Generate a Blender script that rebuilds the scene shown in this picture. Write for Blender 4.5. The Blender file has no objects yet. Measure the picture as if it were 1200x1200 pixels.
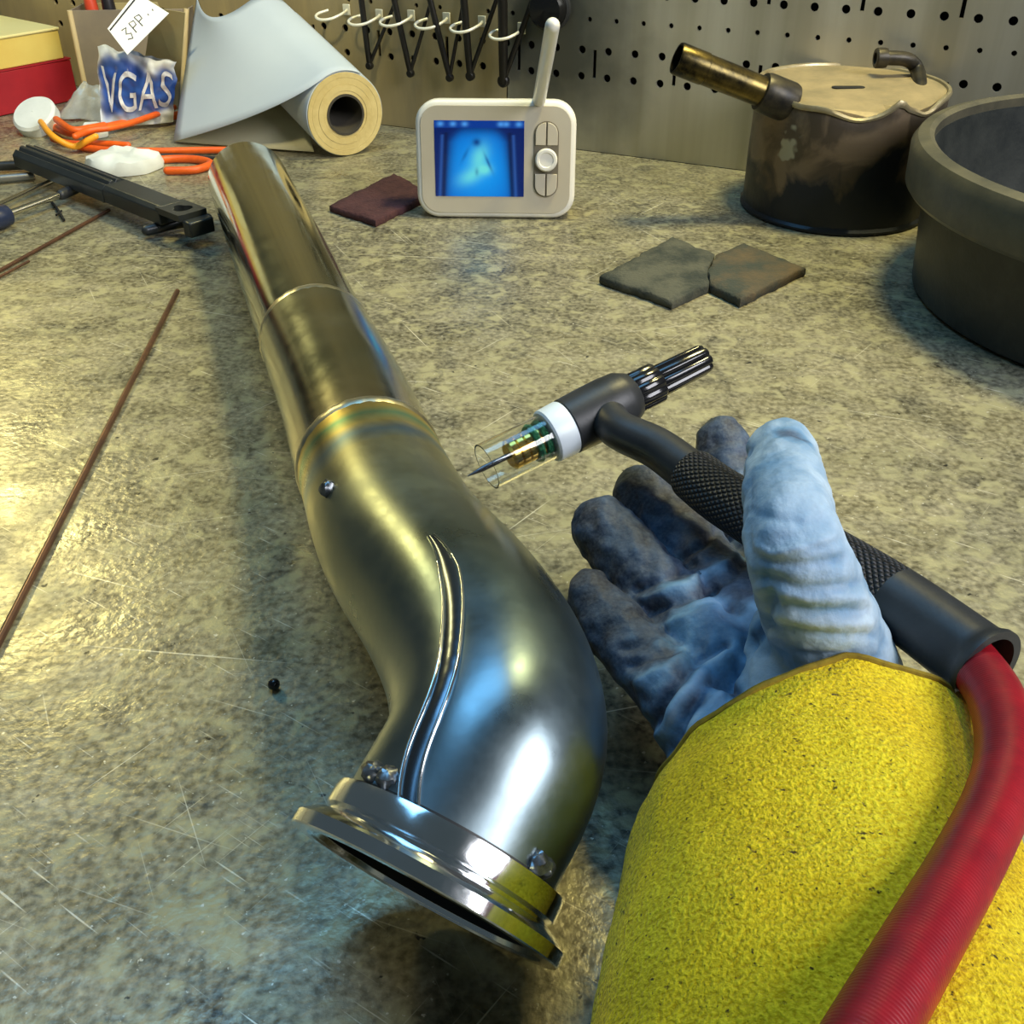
import bpy, bmesh, math, random
from mathutils import Vector, Matrix, noise
from mathutils.bvhtree import BVHTree
import numpy as np

random.seed(7)
R = math.radians
SC = bpy.context.scene
COL = SC.collection

# ------------------------------------------------------------------ camera, world, lights
CAM_H, PITCH, FOV = 0.29, R(34.5), R(52)
FPX = 600 / math.tan(FOV / 2)
cam = bpy.data.cameras.new('camera')
cam.angle = FOV
cam.clip_start = 0.01
cam_o = bpy.data.objects.new('camera', cam)
COL.objects.link(cam_o)
cam_o.location = (0, 0, CAM_H)
cam_o.rotation_euler = (math.pi / 2 - PITCH, 0, 0)
SC.camera = cam_o

SC.view_settings.view_transform = 'Standard'
SC.view_settings.look = 'None'
SC.view_settings.gamma = 1
SC.view_settings.use_curve_mapping = False
SC.view_settings.exposure = 0.15

world = bpy.data.worlds.new('world')
SC.world = world
world.use_nodes = True
world.node_tree.nodes['Background'].inputs[0].default_value = (0.55, 0.75, 0.85, 1)
world.node_tree.nodes['Background'].inputs[1].default_value = 0.08


def area_light(name, loc, target, sx, sy, power, color):
    l = bpy.data.lights.new(name, 'AREA')
    l.shape = 'RECTANGLE'
    l.size, l.size_y = sx, sy
    l.energy = power
    l.color = color
    o = bpy.data.objects.new(name, l)
    COL.objects.link(o)
    o.location = loc
    o.rotation_euler = (Vector(target) - Vector(loc)).to_track_quat('-Z', 'Y').to_euler()
    return o


def spot_light(name, loc, target, cone, blend, radius, power, color):
    l = bpy.data.lights.new(name, 'SPOT')
    l.spot_size, l.spot_blend, l.shadow_soft_size = R(cone), blend, radius
    l.energy, l.color = power, color
    o = bpy.data.objects.new(name, l)
    COL.objects.link(o)
    o.location = loc
    o.rotation_euler = (Vector(target) - Vector(loc)).to_track_quat('-Z', 'Y').to_euler()
    return o


area_light('skylight', (-0.32, 0.85, 1.9), (-0.05, 0.35, 0), 1.3, 0.8, 15, (0.22, 0.58, 1.0))
area_light('window_daylight', (1.35, -0.45, 1.15), (0.12, 0.3, 0), 0.9, 0.9, 32, (0.95, 0.95, 1.0))
spot_light('hanging_lamp', (0.38, 0.86, 1.0), (0.06, 0.80, 0), 74, 1.0, 0.10, 56, (1.0, 0.86, 0.38))
spot_light('bench_lamp', (-0.70, 1.15, 0.58), (-0.28, 0.54, 0), 40, 1.0, 0.07, 14, (1.0, 0.86, 0.36))
spot_light('fill_back_left', (-0.25, 0.50, 0.75), (-0.42, 1.22, 0.06), 42, 1.0, 0.05, 26, (1.0, 0.86, 0.50))  # unseen fill spot, added to brighten the boxes and wall at back left

# ------------------------------------------------------------------ projection helpers
CP, SP = math.cos(PITCH), math.sin(PITCH)


def ray(px, py):
    a, b = (px - 600) / FPX, (600 - py) / FPX
    return Vector((a, CP + b * SP, -SP + b * CP))


def P(px, py, z=0.0):
    d = ray(px, py)
    return Vector((0, 0, CAM_H)) + d * ((z - CAM_H) / d.z)


def proj(v):
    x, y, z = v[0], v[1], v[2] - CAM_H
    dep = y * CP - z * SP
    up = y * SP + z * CP
    return 600 + FPX * x / dep, 600 - FPX * up / dep


# ------------------------------------------------------------------ materials
MATS = {}


def mat(name, col, rough=0.5, metal=0.0, col2=None, scale=20, lo=0.35, hi=0.65, stretch=(1, 1, 1), detail=6,
        bump=0.0, bscale=200, bstretch=(1, 1, 1), rvar=0.0, coat=0.0, trans=0.0, ior=1.45, sheen=0.0, extra=None,
        spec=0.5, alpha=1.0):
    m = bpy.data.materials.new(name)
    m.use_nodes = True
    nt = m.node_tree
    N, L = nt.nodes, nt.links
    b = N['Principled BSDF']
    b.inputs['Base Color'].default_value = (*col, 1)
    b.inputs['Roughness'].default_value = rough
    b.inputs['Metallic'].default_value = metal
    b.inputs['Coat Weight'].default_value = coat
    b.inputs['Transmission Weight'].default_value = trans
    b.inputs['IOR'].default_value = ior
    b.inputs['Sheen Weight'].default_value = sheen
    b.inputs['Specular IOR Level'].default_value = spec
    b.inputs['Alpha'].default_value = alpha
    tc = N.new('ShaderNodeTexCoord')
    last = None
    if col2 is not None or rvar:
        mp = N.new('ShaderNodeMapping')
        mp.inputs['Scale'].default_value = stretch
        L.new(tc.outputs['Object'], mp.inputs[0])
        n = N.new('ShaderNodeTexNoise')
        n.inputs['Scale'].default_value = scale
        n.inputs['Detail'].default_value = detail
        n.inputs['Roughness'].default_value = 0.65
        L.new(mp.outputs[0], n.inputs['Vector'])
        mr = N.new('ShaderNodeMapRange')
        mr.inputs['From Min'].default_value = lo
        mr.inputs['From Max'].default_value = hi
        L.new(n.outputs['Fac'], mr.inputs[0])
        if col2 is not None:
            mx = N.new('ShaderNodeMix')
            mx.data_type = 'RGBA'
            mx.inputs[6].default_value = (*col, 1)
            mx.inputs[7].default_value = (*col2, 1)
            L.new(mr.outputs[0], mx.inputs[0])
            L.new(mx.outputs[2], b.inputs['Base Color'])
            last = mx.outputs[2]
        if rvar:
            ma = N.new('ShaderNodeMath')
            ma.operation = 'MULTIPLY_ADD'
            ma.inputs[1].default_value = rvar
            ma.inputs[2].default_value = rough - rvar / 2
            L.new(mr.outputs[0], ma.inputs[0])
            L.new(ma.outputs[0], b.inputs['Roughness'])
    if bump:
        mp2 = N.new('ShaderNodeMapping')
        mp2.inputs['Scale'].default_value = bstretch
        L.new(tc.outputs['Object'], mp2.inputs[0])
        n2 = N.new('ShaderNodeTexNoise')
        n2.inputs['Scale'].default_value = bscale
        n2.inputs['Detail'].default_value = 4
        L.new(mp2.outputs[0], n2.inputs['Vector'])
        bp = N.new('ShaderNodeBump')
        bp.inputs['Strength'].default_value = bump
        bp.inputs['Distance'].default_value = 0.001
        L.new(n2.outputs['Fac'], bp.inputs['Height'])
        L.new(bp.outputs[0], b.inputs['Normal'])
    if extra:
        extra(m, nt, b, tc, last)
    MATS[name] = m
    return m


def nd(nt, t, **kw):
    n = nt.nodes.new(t)
    for k, v in kw.items():
        setattr(n, k, v)
    return n


def noise_mask(nt, vec, scale, lo, hi, stretch=(1, 1, 1), detail=4, rot=(0, 0, 0), loc=(0, 0, 0), dist=0.0):
    mp = nd(nt, 'ShaderNodeMapping')
    mp.inputs['Scale'].default_value = stretch
    mp.inputs['Rotation'].default_value = rot
    mp.inputs['Location'].default_value = loc
    nt.links.new(vec, mp.inputs[0])
    n = nd(nt, 'ShaderNodeTexNoise')
    n.inputs['Scale'].default_value = scale
    n.inputs['Detail'].default_value = detail
    n.inputs['Distortion'].default_value = dist
    nt.links.new(mp.outputs[0], n.inputs['Vector'])
    mr = nd(nt, 'ShaderNodeMapRange')
    mr.inputs['From Min'].default_value = lo
    mr.inputs['From Max'].default_value = hi
    nt.links.new(n.outputs['Fac'], mr.inputs[0])
    return mr.outputs[0]


def mixc(nt, fac, a, bcol):
    mx = nd(nt, 'ShaderNodeMix', data_type='RGBA')
    if isinstance(fac, (int, float)):
        mx.inputs[0].default_value = fac
    else:
        nt.links.new(fac, mx.inputs[0])
    for idx, c in ((6, a), (7, bcol)):
        if isinstance(c, tuple):
            mx.inputs[idx].default_value = (*c, 1)
        else:
            nt.links.new(c, mx.inputs[idx])
    return mx.outputs[2]


# ------------------------------------------------------------------ geometry accumulators
def frames(pts):
    n = len(pts)
    T = []
    for i in range(n):
        a, b = pts[max(i - 1, 0)], pts[min(i + 1, n - 1)]
        T.append((b - a).normalized())
    up = Vector((0, 0, 1)) if abs(T[0].z) < 0.9 else Vector((0, 1, 0))
    N = [(up - T[0] * up.dot(T[0])).normalized()]
    for i in range(1, n):
        v = N[-1] - T[i] * N[-1].dot(T[i])
        N.append(v.normalized())
    return T, N, [T[i].cross(N[i]) for i in range(n)]


def spline(ctrl, n=60, smooth=0):
    """Catmull-Rom through control tuples of any length, resampled evenly in the first three."""
    c = np.array([list(x) for x in ctrl], float)
    c = np.vstack([2 * c[0] - c[1], c, 2 * c[-1] - c[-2]])
    out = []
    for i in range(1, len(c) - 2):
        for t in np.linspace(0, 1, 24, endpoint=False):
            p0, p1, p2, p3 = c[i - 1:i + 3]
            out.append(0.5 * ((2 * p1) + (-p0 + p2) * t + (2 * p0 - 5 * p1 + 4 * p2 - p3) * t * t
                              + (-p0 + 3 * p1 - 3 * p2 + p3) * t ** 3))
    out.append(c[-2])
    out = np.array(out)
    d = np.concatenate([[0], np.cumsum(np.linalg.norm(np.diff(out[:, :3], axis=0), axis=1))])
    u = np.linspace(0, d[-1], n)
    r = np.stack([np.interp(u, d, out[:, k]) for k in range(out.shape[1])], 1)
    for _ in range(smooth):
        r[1:-1] = 0.25 * r[:-2] + 0.5 * r[1:-1] + 0.25 * r[2:]
    return r


class G:
    def __init__(s):
        s.v, s.f, s.uv = [], [], {}

    def add(s, v, f):
        o = len(s.v)
        s.v += [Vector(x) for x in v]
        s.f += [tuple(i + o for i in q) for q in f]
        return s

    def tube(s, pts, rad, seg=20, cap='flat', mod=None, u0=0.0):
        pts = [Vector(p[:3]) for p in pts]
        if not hasattr(rad, '__len__'):
            rad = [rad] * len(pts)
        rad = list(rad)
        if cap == 'round':
            T0, T1 = (pts[1] - pts[0]).normalized(), (pts[-1] - pts[-2]).normalized()
            a, b = [], []
            for k in range(5):
                t = math.pi / 2 * k / 5
                a.append((pts[0] - T0 * rad[0] * math.cos(t), max(rad[0] * math.sin(t), rad[0] * 0.05)))
                b.append((pts[-1] + T1 * rad[-1] * math.cos(t), max(rad[-1] * math.sin(t), rad[-1] * 0.05)))
            pts = [x[0] for x in a] + pts + [x[0] for x in b[::-1]]
            rad = [x[1] for x in a] + rad + [x[1] for x in b[::-1]]
        T, Nn, B = frames(pts)
        o = len(s.v)
        L = u0
        n = len(pts)
        for i in range(n):
            if i:
                L += (pts[i] - pts[i - 1]).length
            for k in range(seg):
                a = 2 * math.pi * k / seg
                r = rad[i] * (mod(L, a) if mod else 1)
                s.uv[len(s.v)] = (L, k / seg)
                s.v.append(pts[i] + Nn[i] * (r * math.cos(a)) + B[i] * (r * math.sin(a)))
        for i in range(n - 1):
            for k in range(seg):
                k2 = (k + 1) % seg
                s.f.append((o + i * seg + k, o + i * seg + k2, o + (i + 1) * seg + k2, o + (i + 1) * seg + k))
        if cap:
            s.f.append(tuple(o + k for k in range(seg))[::-1])
            s.f.append(tuple(o + (n - 1) * seg + k for k in range(seg)))
        return s

    def lathe(s, prof, origin, axis=(0, 0, 1), seg=48, closed=False, mod=None):
        """prof: (radius, height) pairs"""
        ax = Vector(axis).normalized()
        u = Vector((0, 0, 1)) if abs(ax.z) < 0.9 else Vector((1, 0, 0))
        u = (u - ax * u.dot(ax)).normalized()
        w = ax.cross(u)
        o = len(s.v)
        org = Vector(origin)
        for i, (r, h) in enumerate(prof):
            for k in range(seg):
                a = 2 * math.pi * k / seg
                rr, hh = (r, h) if mod is None else mod(i, a, r, h)
                s.uv[len(s.v)] = (h, k / seg)
                s.v.append(org + ax * hh + (u * math.cos(a) + w * math.sin(a)) * rr)
        n = len(prof)
        for i in range(n if closed else n - 1):
            j = (i + 1) % n
            for k in range(seg):
                k2 = (k + 1) % seg
                s.f.append((o + i * seg + k, o + i * seg + k2, o + j * seg + k2, o + j * seg + k))
        if not closed:
            if prof[0][0] > 1e-6:
                s.f.append(tuple(o + k for k in range(seg))[::-1])
            if prof[-1][0] > 1e-6:
                s.f.append(tuple(o + (n - 1) * seg + k for k in range(seg)))
        return s

    def box(s, c, size, rot=None):
        rot = rot or Matrix.Identity(3)
        c = Vector(c)
        v = [c + rot @ Vector((x * size[0] / 2, y * size[1] / 2, z * size[2] / 2))
             for x in (-1, 1) for y in (-1, 1) for z in (-1, 1)]
        return s.add(v, [(0, 1, 3, 2), (4, 6, 7, 5), (0, 4, 5, 1), (2, 3, 7, 6), (0, 2, 6, 4), (1, 5, 7, 3)])

    def prism(s, poly, off):
        n = len(poly)
        off = Vector(off)
        v = [Vector(p) for p in poly] + [Vector(p) + off for p in poly]
        f = [tuple(range(n))[::-1], tuple(range(n, 2 * n))]
        f += [(i, (i + 1) % n, n + (i + 1) % n, n + i) for i in range(n)]
        return s.add(v, f)

    def sheet(s, fn, nu, nv, thick=0.0):
        o = len(s.v)
        for i in range(nu + 1):
            for j in range(nv + 1):
                s.v.append(Vector(fn(i / nu, j / nv)))
        w = nv + 1
        for i in range(nu):
            for j in range(nv):
                s.f.append((o + i * w + j, o + (i + 1) * w + j, o + (i + 1) * w + j + 1, o + i * w + j + 1))
        return s


def wloc(o):
    v = Vector((0, 0, 0))
    while o is not None:
        v += o.location
        o = o.parent
    return v


def build(name, g, m, parent=None, loc=None, bevel=0, bseg=2, solid=0, subsurf=0, angle=40, flat=False):
    base = wloc(parent) if parent else Vector(loc or (0, 0, 0))
    me = bpy.data.meshes.new(name)
    me.from_pydata([tuple(v - base) for v in g.v], [], g.f)
    if g.uv:
        uvl = me.uv_layers.new(name='UVMap')
        for lp in me.loops:
            uvl.data[lp.index].uv = g.uv.get(lp.vertex_index, (0, 0))
    bm = bmesh.new()
    bm.from_mesh(me)
    bmesh.ops.recalc_face_normals(bm, faces=bm.faces)
    bm.to_mesh(me)
    bm.free()
    if not flat:
        me.polygons.foreach_set('use_smooth', [True] * len(me.polygons))
        me.set_sharp_from_angle(angle=R(angle))
    me.materials.append(m)
    o = bpy.data.objects.new(name, me)
    COL.objects.link(o)
    if parent:
        o.parent = parent
    else:
        o.location = base
    if solid:
        md = o.modifiers.new('solid', 'SOLIDIFY')
        md.thickness = solid
        md.offset = 0
    if bevel:
        md = o.modifiers.new('bevel', 'BEVEL')
        md.width = bevel
        md.segments = bseg
        md.limit_method = 'ANGLE'
        md.angle_limit = R(40)
    if subsurf:
        md = o.modifiers.new('sub', 'SUBSURF')
        md.levels = md.render_levels = subsurf
    return o


def tag(o, label, cat, group=None):
    o['label'] = label
    o['category'] = cat
    if group:
        o['group'] = group
    return o


def thing(name, label, cat, loc, group=None):
    o = bpy.data.objects.new(name, None)
    o.empty_display_size = 0.02
    COL.objects.link(o)
    o.location = loc
    return tag(o, label, cat, group)


def struct(o):
    o['kind'] = 'structure'
    return o


def evaluated_mesh(o):
    dg = bpy.context.evaluated_depsgraph_get()
    dg.update()
    return bpy.data.meshes.new_from_object(o.evaluated_get(dg))


def rotz(a):
    return Matrix.Rotation(a, 3, 'Z')


V3 = Vector
UP = Vector((0, 0, 1))

# ------------------------------------------------------------------ setting: floor, wall, pegboard
WA, WB = P(457, 147), P(860, 198)
WD = (WB - WA).normalized()                  # along the wall, to the right
WN = Vector((WD.y, -WD.x, 0))                # out of the wall, towards the room
WYAW = math.atan2(WD.y, WD.x)
WR = rotz(WYAW)


def wall_sz(px, py):
    d = ray(px, py)
    c = Vector((0, 0, CAM_H))
    t = (WA - c).dot(WN) / d.dot(WN)
    q = c + d * t
    return (q - WA).dot(WD), q.z


def W(s, z, out=0.0):
    return WA + WD * s + UP * z + WN * out


m_floor = mat('floor_concrete', (0.18, 0.18, 0.17), 0.8, col2=(0.12, 0.12, 0.115), scale=8, bump=0.3)
struct(build('floor', G().box((0, 0.2, -0.93), (5, 5, 0.06)), m_floor))
m_wall = mat('wall_hole_shade', (0.022, 0.022, 0.02), 0.8, col2=(0.03, 0.03, 0.027), scale=10)  # near-black colour paints the shade seen through the peg holes
wall_o = struct(build('wall_back', G().box(W(0.1, 0.2, -0.045), (3.2, 0.04, 2.3), WR), m_wall))


def steel_extra(m, nt, b, tc, last):
    o = tc.outputs['Object']
    streak = noise_mask(nt, o, 9, 0.35, 0.7, stretch=(3.2, 3.2, 0.12), detail=5)
    c = mixc(nt, streak, (0.40, 0.375, 0.27), (0.60, 0.58, 0.47))
    # shadow and reflections painted as a dark smear left of the panel's middle
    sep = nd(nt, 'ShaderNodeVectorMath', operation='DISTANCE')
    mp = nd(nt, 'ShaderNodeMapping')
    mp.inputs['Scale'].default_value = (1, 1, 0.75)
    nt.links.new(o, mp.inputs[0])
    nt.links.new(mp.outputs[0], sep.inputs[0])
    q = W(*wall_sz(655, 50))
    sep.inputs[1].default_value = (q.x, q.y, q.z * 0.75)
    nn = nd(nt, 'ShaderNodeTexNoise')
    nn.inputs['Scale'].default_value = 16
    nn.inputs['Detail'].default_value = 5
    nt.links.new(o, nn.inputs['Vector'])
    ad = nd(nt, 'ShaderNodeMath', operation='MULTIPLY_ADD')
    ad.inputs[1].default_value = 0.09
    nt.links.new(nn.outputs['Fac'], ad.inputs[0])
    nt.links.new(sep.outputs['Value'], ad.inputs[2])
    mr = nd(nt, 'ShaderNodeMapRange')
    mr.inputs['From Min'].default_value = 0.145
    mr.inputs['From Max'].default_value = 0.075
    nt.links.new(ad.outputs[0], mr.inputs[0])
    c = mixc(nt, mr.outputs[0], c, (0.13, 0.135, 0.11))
    nt.links.new(c, b.inputs['Base Color'])


m_panel_cream = mat('cream_painted_steel', (0.37, 0.30, 0.145), 0.5, col2=(0.27, 0.225, 0.12), scale=14,
                    stretch=(2, 2, 0.3), bump=0.05)
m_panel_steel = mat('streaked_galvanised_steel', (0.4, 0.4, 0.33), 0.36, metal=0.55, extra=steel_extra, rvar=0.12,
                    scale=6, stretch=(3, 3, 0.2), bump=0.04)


def cutter_holes():
    g = G()
    out0, out1 = -0.03, 0.02

    def hole(s, z, r):
        c0, c1 = W(s, z, out0), W(s, z, out1)
        g.tube([c0, c1], r, seg=12)

    s0, zA = wall_sz(681, 89)
    _, zB = wall_sz(681, 58)
    pitch = (wall_sz(773, 100)[0] - wall_sz(681, 89)[0]) / 3
    _, zC = wall_sz(745, 27)
    dz = zB - zA
    rows = [(zA, 0.0036, 0), (zB, 0.0036, 0), (zC, 0.0022, .25), (zC + dz, 0.0036, 0), (zC + 2 * dz, 0.0036, 0),
            (zC + 3 * dz, 0.0022, 0.25)]
    n0 = int((-0.45 - s0) / pitch)
    for k in range(n0, n0 + int(1.15 / pitch)):
        for z, r, sh in rows:
            hole(s0 + (k + sh) * pitch, z, r)
        if k % 3 == 0:
            for za, zb in ((zA, zB), (zC + dz, zC + 2 * dz)):
                g.box(W(s0 + (k + 0.5) * pitch, (za + zb) / 2, 0), (0.0034, 0.05, abs(zb - za) * 1.05), WR)
    return g


hole_o = build('hole_cutter', cutter_holes(), m_wall, flat=True)
s_split = wall_sz(594, 60)[0]


def peg_panel(sa, sb, z0, z1, m):
    o = build('pegboard_panel', G().box(W((sa + sb) / 2, (z0 + z1) / 2, -0.0015), (sb - sa, 0.003, z1 - z0), WR), m,
              flat=True)
    md = o.modifiers.new('b', 'BOOLEAN')
    md.operation = 'DIFFERENCE'
    md.solver = 'EXACT'
    md.object = hole_o
    me = evaluated_mesh(o)
    o.modifiers.clear()
    o.data = me
    o.parent = wall_o
    return o


pc = peg_panel(-0.9, s_split - 0.0008, 0.0, 0.95, m_panel_cream)
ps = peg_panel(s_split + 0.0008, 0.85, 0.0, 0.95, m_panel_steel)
pc['label'] = 'cream painted perforated panel behind the paper roll'
ps['label'] = 'streaked bare steel perforated panel'
bpy.data.objects.remove(hole_o)

# ------------------------------------------------------------------ workbench


def bench_extra(m, nt, b, tc, last):
    o = tc.outputs['Object']
    big = noise_mask(nt, o, 6, 0.36, 0.66, detail=9, dist=0.2)
    c = mixc(nt, big, (0.085, 0.078, 0.050), (0.31, 0.27, 0.145))
    cloud = noise_mask(nt, o, 26, 0.42, 0.75, stretch=(1, 2.0, 1), detail=10, rot=(0, 0, 0.4), dist=0.3)
    c = mixc(nt, cloud, c, (0.42, 0.38, 0.26))
    dark = noise_mask(nt, o, 38, 0.53, 0.72, detail=10)
    c = mixc(nt, dark, c, (0.06, 0.055, 0.04))
    grit = noise_mask(nt, o, 300, 0.36, 0.68, detail=5)
    c2 = mixc(nt, grit, (0.03, 0.028, 0.02), (0.52, 0.48, 0.33))
    c = mixc(nt, 0.48, c, c2)
    blotch = noise_mask(nt, o, 95, 0.50, 0.66, detail=8, dist=0.4, loc=(1, 4, 2))
    c = mixc(nt, blotch, c, (0.40, 0.37, 0.22))
    speck = noise_mask(nt, o, 420, 0.68, 0.74, detail=2)
    c = mixc(nt, speck, c, (0.62, 0.59, 0.47))
    pit = noise_mask(nt, o, 150, 0.69, 0.73, detail=4, loc=(3, 1, 0))
    c = mixc(nt, pit, c, (0.025, 0.025, 0.02))
    for k, (ang, a, w, th) in enumerate(((0.35, 9, 800, .80), (-0.25, 7, 700, .81), (1.1, 12, 900, .81), (0.12, 5, 600, .82), (-0.9, 14, 900, .81),
                                         (0.6, 40, 1000, .76))):
        mp = nd(nt, 'ShaderNodeMapping')
        mp.inputs['Rotation'].default_value = (0, 0, ang)
        nt.links.new(o, mp.inputs[0])
        s = noise_mask(nt, mp.outputs[0], 1.0, th, th + 0.10, stretch=(a, w, 1), detail=0, loc=(k * 13.1, k * 7.7, 0))
        c = mixc(nt, s, c, (0.66, 0.62, 0.48))
    nt.links.new(c, b.inputs['Base Color'])
    rg = noise_mask(nt, o, 30, 0.3, 0.7, detail=5)
    ma = nd(nt, 'ShaderNodeMath', operation='MULTIPLY_ADD')
    ma.inputs[1].default_value = 0.24
    ma.inputs[2].default_value = 0.23
    nt.links.new(rg, ma.inputs[0])
    nt.links.new(ma.outputs[0], b.inputs['Roughness'])


m_bench = mat('scratched_steel_bench', (0.3, 0.27, 0.17), 0.4, metal=0.25, extra=bench_extra, bump=0.36, bscale=260)
bench = thing('workbench', 'large scratched olive-brown steel workbench carrying everything', 'workbench',
              W(0.1, -0.9, 0.75))
top_c = W(0.1, -0.0125, 0.85)
build('table_top', G().box(top_c, (2.6, 1.698, 0.025), WR), m_bench, bench, bevel=0.001)
m_leg = mat('bench_leg_paint', (0.08, 0.09, 0.1), 0.5, col2=(0.12, 0.13, 0.14), scale=20)
for sx in (-1.05, 1.25):
    for so in (0.12, 1.58):
        build('leg', G().box(W(sx, -0.4625, so), (0.06, 0.06, 0.875), WR), m_leg, bench)

# ------------------------------------------------------------------ exhaust pipe


def tint_extra(stops):
    def fn(m, nt, b, tc, last):
        uv = nd(nt, 'ShaderNodeUVMap')
        sx = nd(nt, 'ShaderNodeSeparateXYZ')
        nt.links.new(uv.outputs[0], sx.inputs[0])
        wob = noise_mask(nt, tc.outputs['Object'], 40, 0.0, 1.0, detail=3)
        ad = nd(nt, 'ShaderNodeMath', operation='MULTIPLY_ADD')
        ad.inputs[1].default_value = 0.010
        nt.links.new(wob, ad.inputs[0])
        nt.links.new(sx.outputs[0], ad.inputs[2])
        mr = nd(nt, 'ShaderNodeMapRange')
        mr.inputs['From Min'].default_value = stops[0][0]
        mr.inputs['From Max'].default_value = stops[-1][0]
        nt.links.new(ad.outputs[0], mr.inputs[0])
        cr = nd(nt, 'ShaderNodeValToRGB')
        span = stops[-1][0] - stops[0][0]
        els = cr.color_ramp.elements
        while len(els) < len(stops):
            els.new(0.5)
        for e, (p, c) in zip(els, stops):
            e.position = (p - stops[0][0]) / span
            e.color = (*c, 1)
        nt.links.new(mr.outputs[0], cr.inputs[0])
        nz = noise_mask(nt, tc.outputs['Object'], 26, 0.35, 0.75, detail=6)
        c = mixc(nt, nz, cr.outputs[0], (0.40, 0.39, 0.33))
        mm = nd(nt, 'ShaderNodeMix', data_type='RGBA')
        mm.inputs[0].default_value = 0.20
        nt.links.new(cr.outputs[0], mm.inputs[6])
        nt.links.new(c, mm.inputs[7])
        nt.links.new(mm.outputs[2], b.inputs['Base Color'])
    return fn


fc = P(496, 1046, .0395)
fax = Vector((-.454, -.78, -.431)).normalized()
pipe_ctrl = [(291, 213, .0320, .0312), (330, 302, .0335, .0312), (368, 390, .0360, .0312), (403, 466, .0395, .0316),
             (436, 552, .0440, .0320), (472, 634, .0500, .0326), (534, 716, .0555, .0330), (576, 796, .0585, .0330)]
ctrl3 = [tuple(P(a, b, z)) + (r,) for a, b, z, r in pipe_ctrl]
ctrl3 += [tuple(fc - fax * q) + (.0325,) for q in (.045, .030, .015, 0)]
pl = spline(ctrl3, 150, smooth=5)
plen = np.concatenate([[0], np.cumsum(np.linalg.norm(np.diff(pl[:, :3], axis=0), axis=1))])


def idx_near(px, py):
    return min(range(len(pl)), key=lambda i: (proj(pl[i])[0] - px) ** 2 + (proj(pl[i])[1] - py) ** 2)


iA, iB, iC = idx_near(372, 398), idx_near(437, 545), idx_near(526, 987)
pipe = thing('exhaust_pipe', 'bare stainless exhaust pipe with a bend and an end flange', 'pipe',
             (pl[60][0], pl[60][1], 0))
m_tubeA = mat('polished_stainless', (0.46, 0.49, 0.41), 0.13, metal=1.0, rvar=0.1, scale=30, stretch=(1, 1, 1), bump=0.02,
              bscale=120)
sB0 = plen[iB]
m_tubeB = mat('stainless_sleeve', (0.6, 0.56, 0.42), 0.2, metal=1.0, rvar=0.1, scale=30, bump=0.03, bscale=160,
              extra=tint_extra([(plen[iA], (0.40, 0.43, 0.36)), (plen[iA] + 0.02, (0.42, 0.44, 0.34)),
                                (sB0 - 0.05, (0.39, 0.42, 0.33)), (sB0 - 0.012, (0.48, 0.46, 0.31)),
                                (sB0 + 0.01, (0.54, 0.50, 0.37))]))
m_elbow = mat('heat_tinted_stainless', (0.4, 0.42, 0.42), 0.34, metal=1.0, rvar=0.16, scale=22, bump=0.04, bscale=220,
              extra=tint_extra([(sB0, (0.56, 0.40, 0.17)), (sB0 + 0.012, (0.58, 0.46, 0.12)),
                                (sB0 + 0.018, (0.16, 0.34, 0.20)), (sB0 + 0.027, (0.52, 0.44, 0.16)),
                                (sB0 + 0.036, (0.14, 0.24, 0.34)), (sB0 + 0.046, (0.32, 0.32, 0.20)), (sB0 + 0.07, (0.26, 0.28, 0.21)),
                                (plen[iC] - 0.09, (0.20, 0.24, 0.21)), (plen[iC] - 0.05, (0.14, 0.20, 0.23)), (plen[iC], (0.20, 0.26, 0.29))]))
m_dark_in = mat('dark_pipe_bore', (0.05, 0.05, 0.05), 0.45, metal=0.7)  # dark lining inside the flange end


def pipe_section(name, i0, i1, m, scale0=1.0):
    g = G()
    pts = [Vector(p[:3]) for p in pl[i0:i1 + 1]]
    rad = [p[3] * scale0 for p in pl[i0:i1 + 1]]
    # hollow: outer skin, end rings, inner skin
    outer_pts = pts + pts[::-1]
    T, Nn, B = frames(pts)
    seg = 72
    n = len(pts)
    for lay in range(2):
        for i in range(n):
            for k in range(seg):
                a = 2 * math.pi * k / seg
                r = rad[i] - lay * 0.0016
                g.uv[len(g.v)] = (plen[i0 + i], k / seg)
                g.v.append(pts[i] + Nn[i] * r * math.cos(a) + B[i] * r * math.sin(a))
    for lay in range(2):
        o = lay * n * seg
        for i in range(n - 1):
            for k in range(seg):
                k2 = (k + 1) % seg
                q = (o + i * seg + k, o + i * seg + k2, o + (i + 1) * seg + k2, o + (i + 1) * seg + k)
                g.f.append(q if lay == 0 else q[::-1])
    for i in (0, n - 1):
        for k in range(seg):
            k2 = (k + 1) % seg
            a, b_ = i * seg + k, i * seg + k2
            g.f.append((a, b_, n * seg + b_, n * seg + a))
    return build(name, g, m, pipe, angle=35)


tA = pipe_section('straight_tube', 0, iA, m_tubeA)
tB = pipe_section('reducer_sleeve', iA, iB, m_tubeB, 1.012)
tC = pipe_section('elbow', iB, iC, m_elbow)


def pl_frame():
    return frames([Vector(p[:3]) for p in pl])


PT, PN, PB = pl_frame()
m_weld = mat('weld_bead', (0.42, 0.41, 0.32), 0.34, metal=1.0, col2=(0.62, 0.56, 0.40), scale=90)
m_tack = mat('dark_tack_weld', (0.10, 0.11, 0.12), 0.3, metal=0.9, col2=(0.3, 0.32, 0.34), scale=220)


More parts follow.
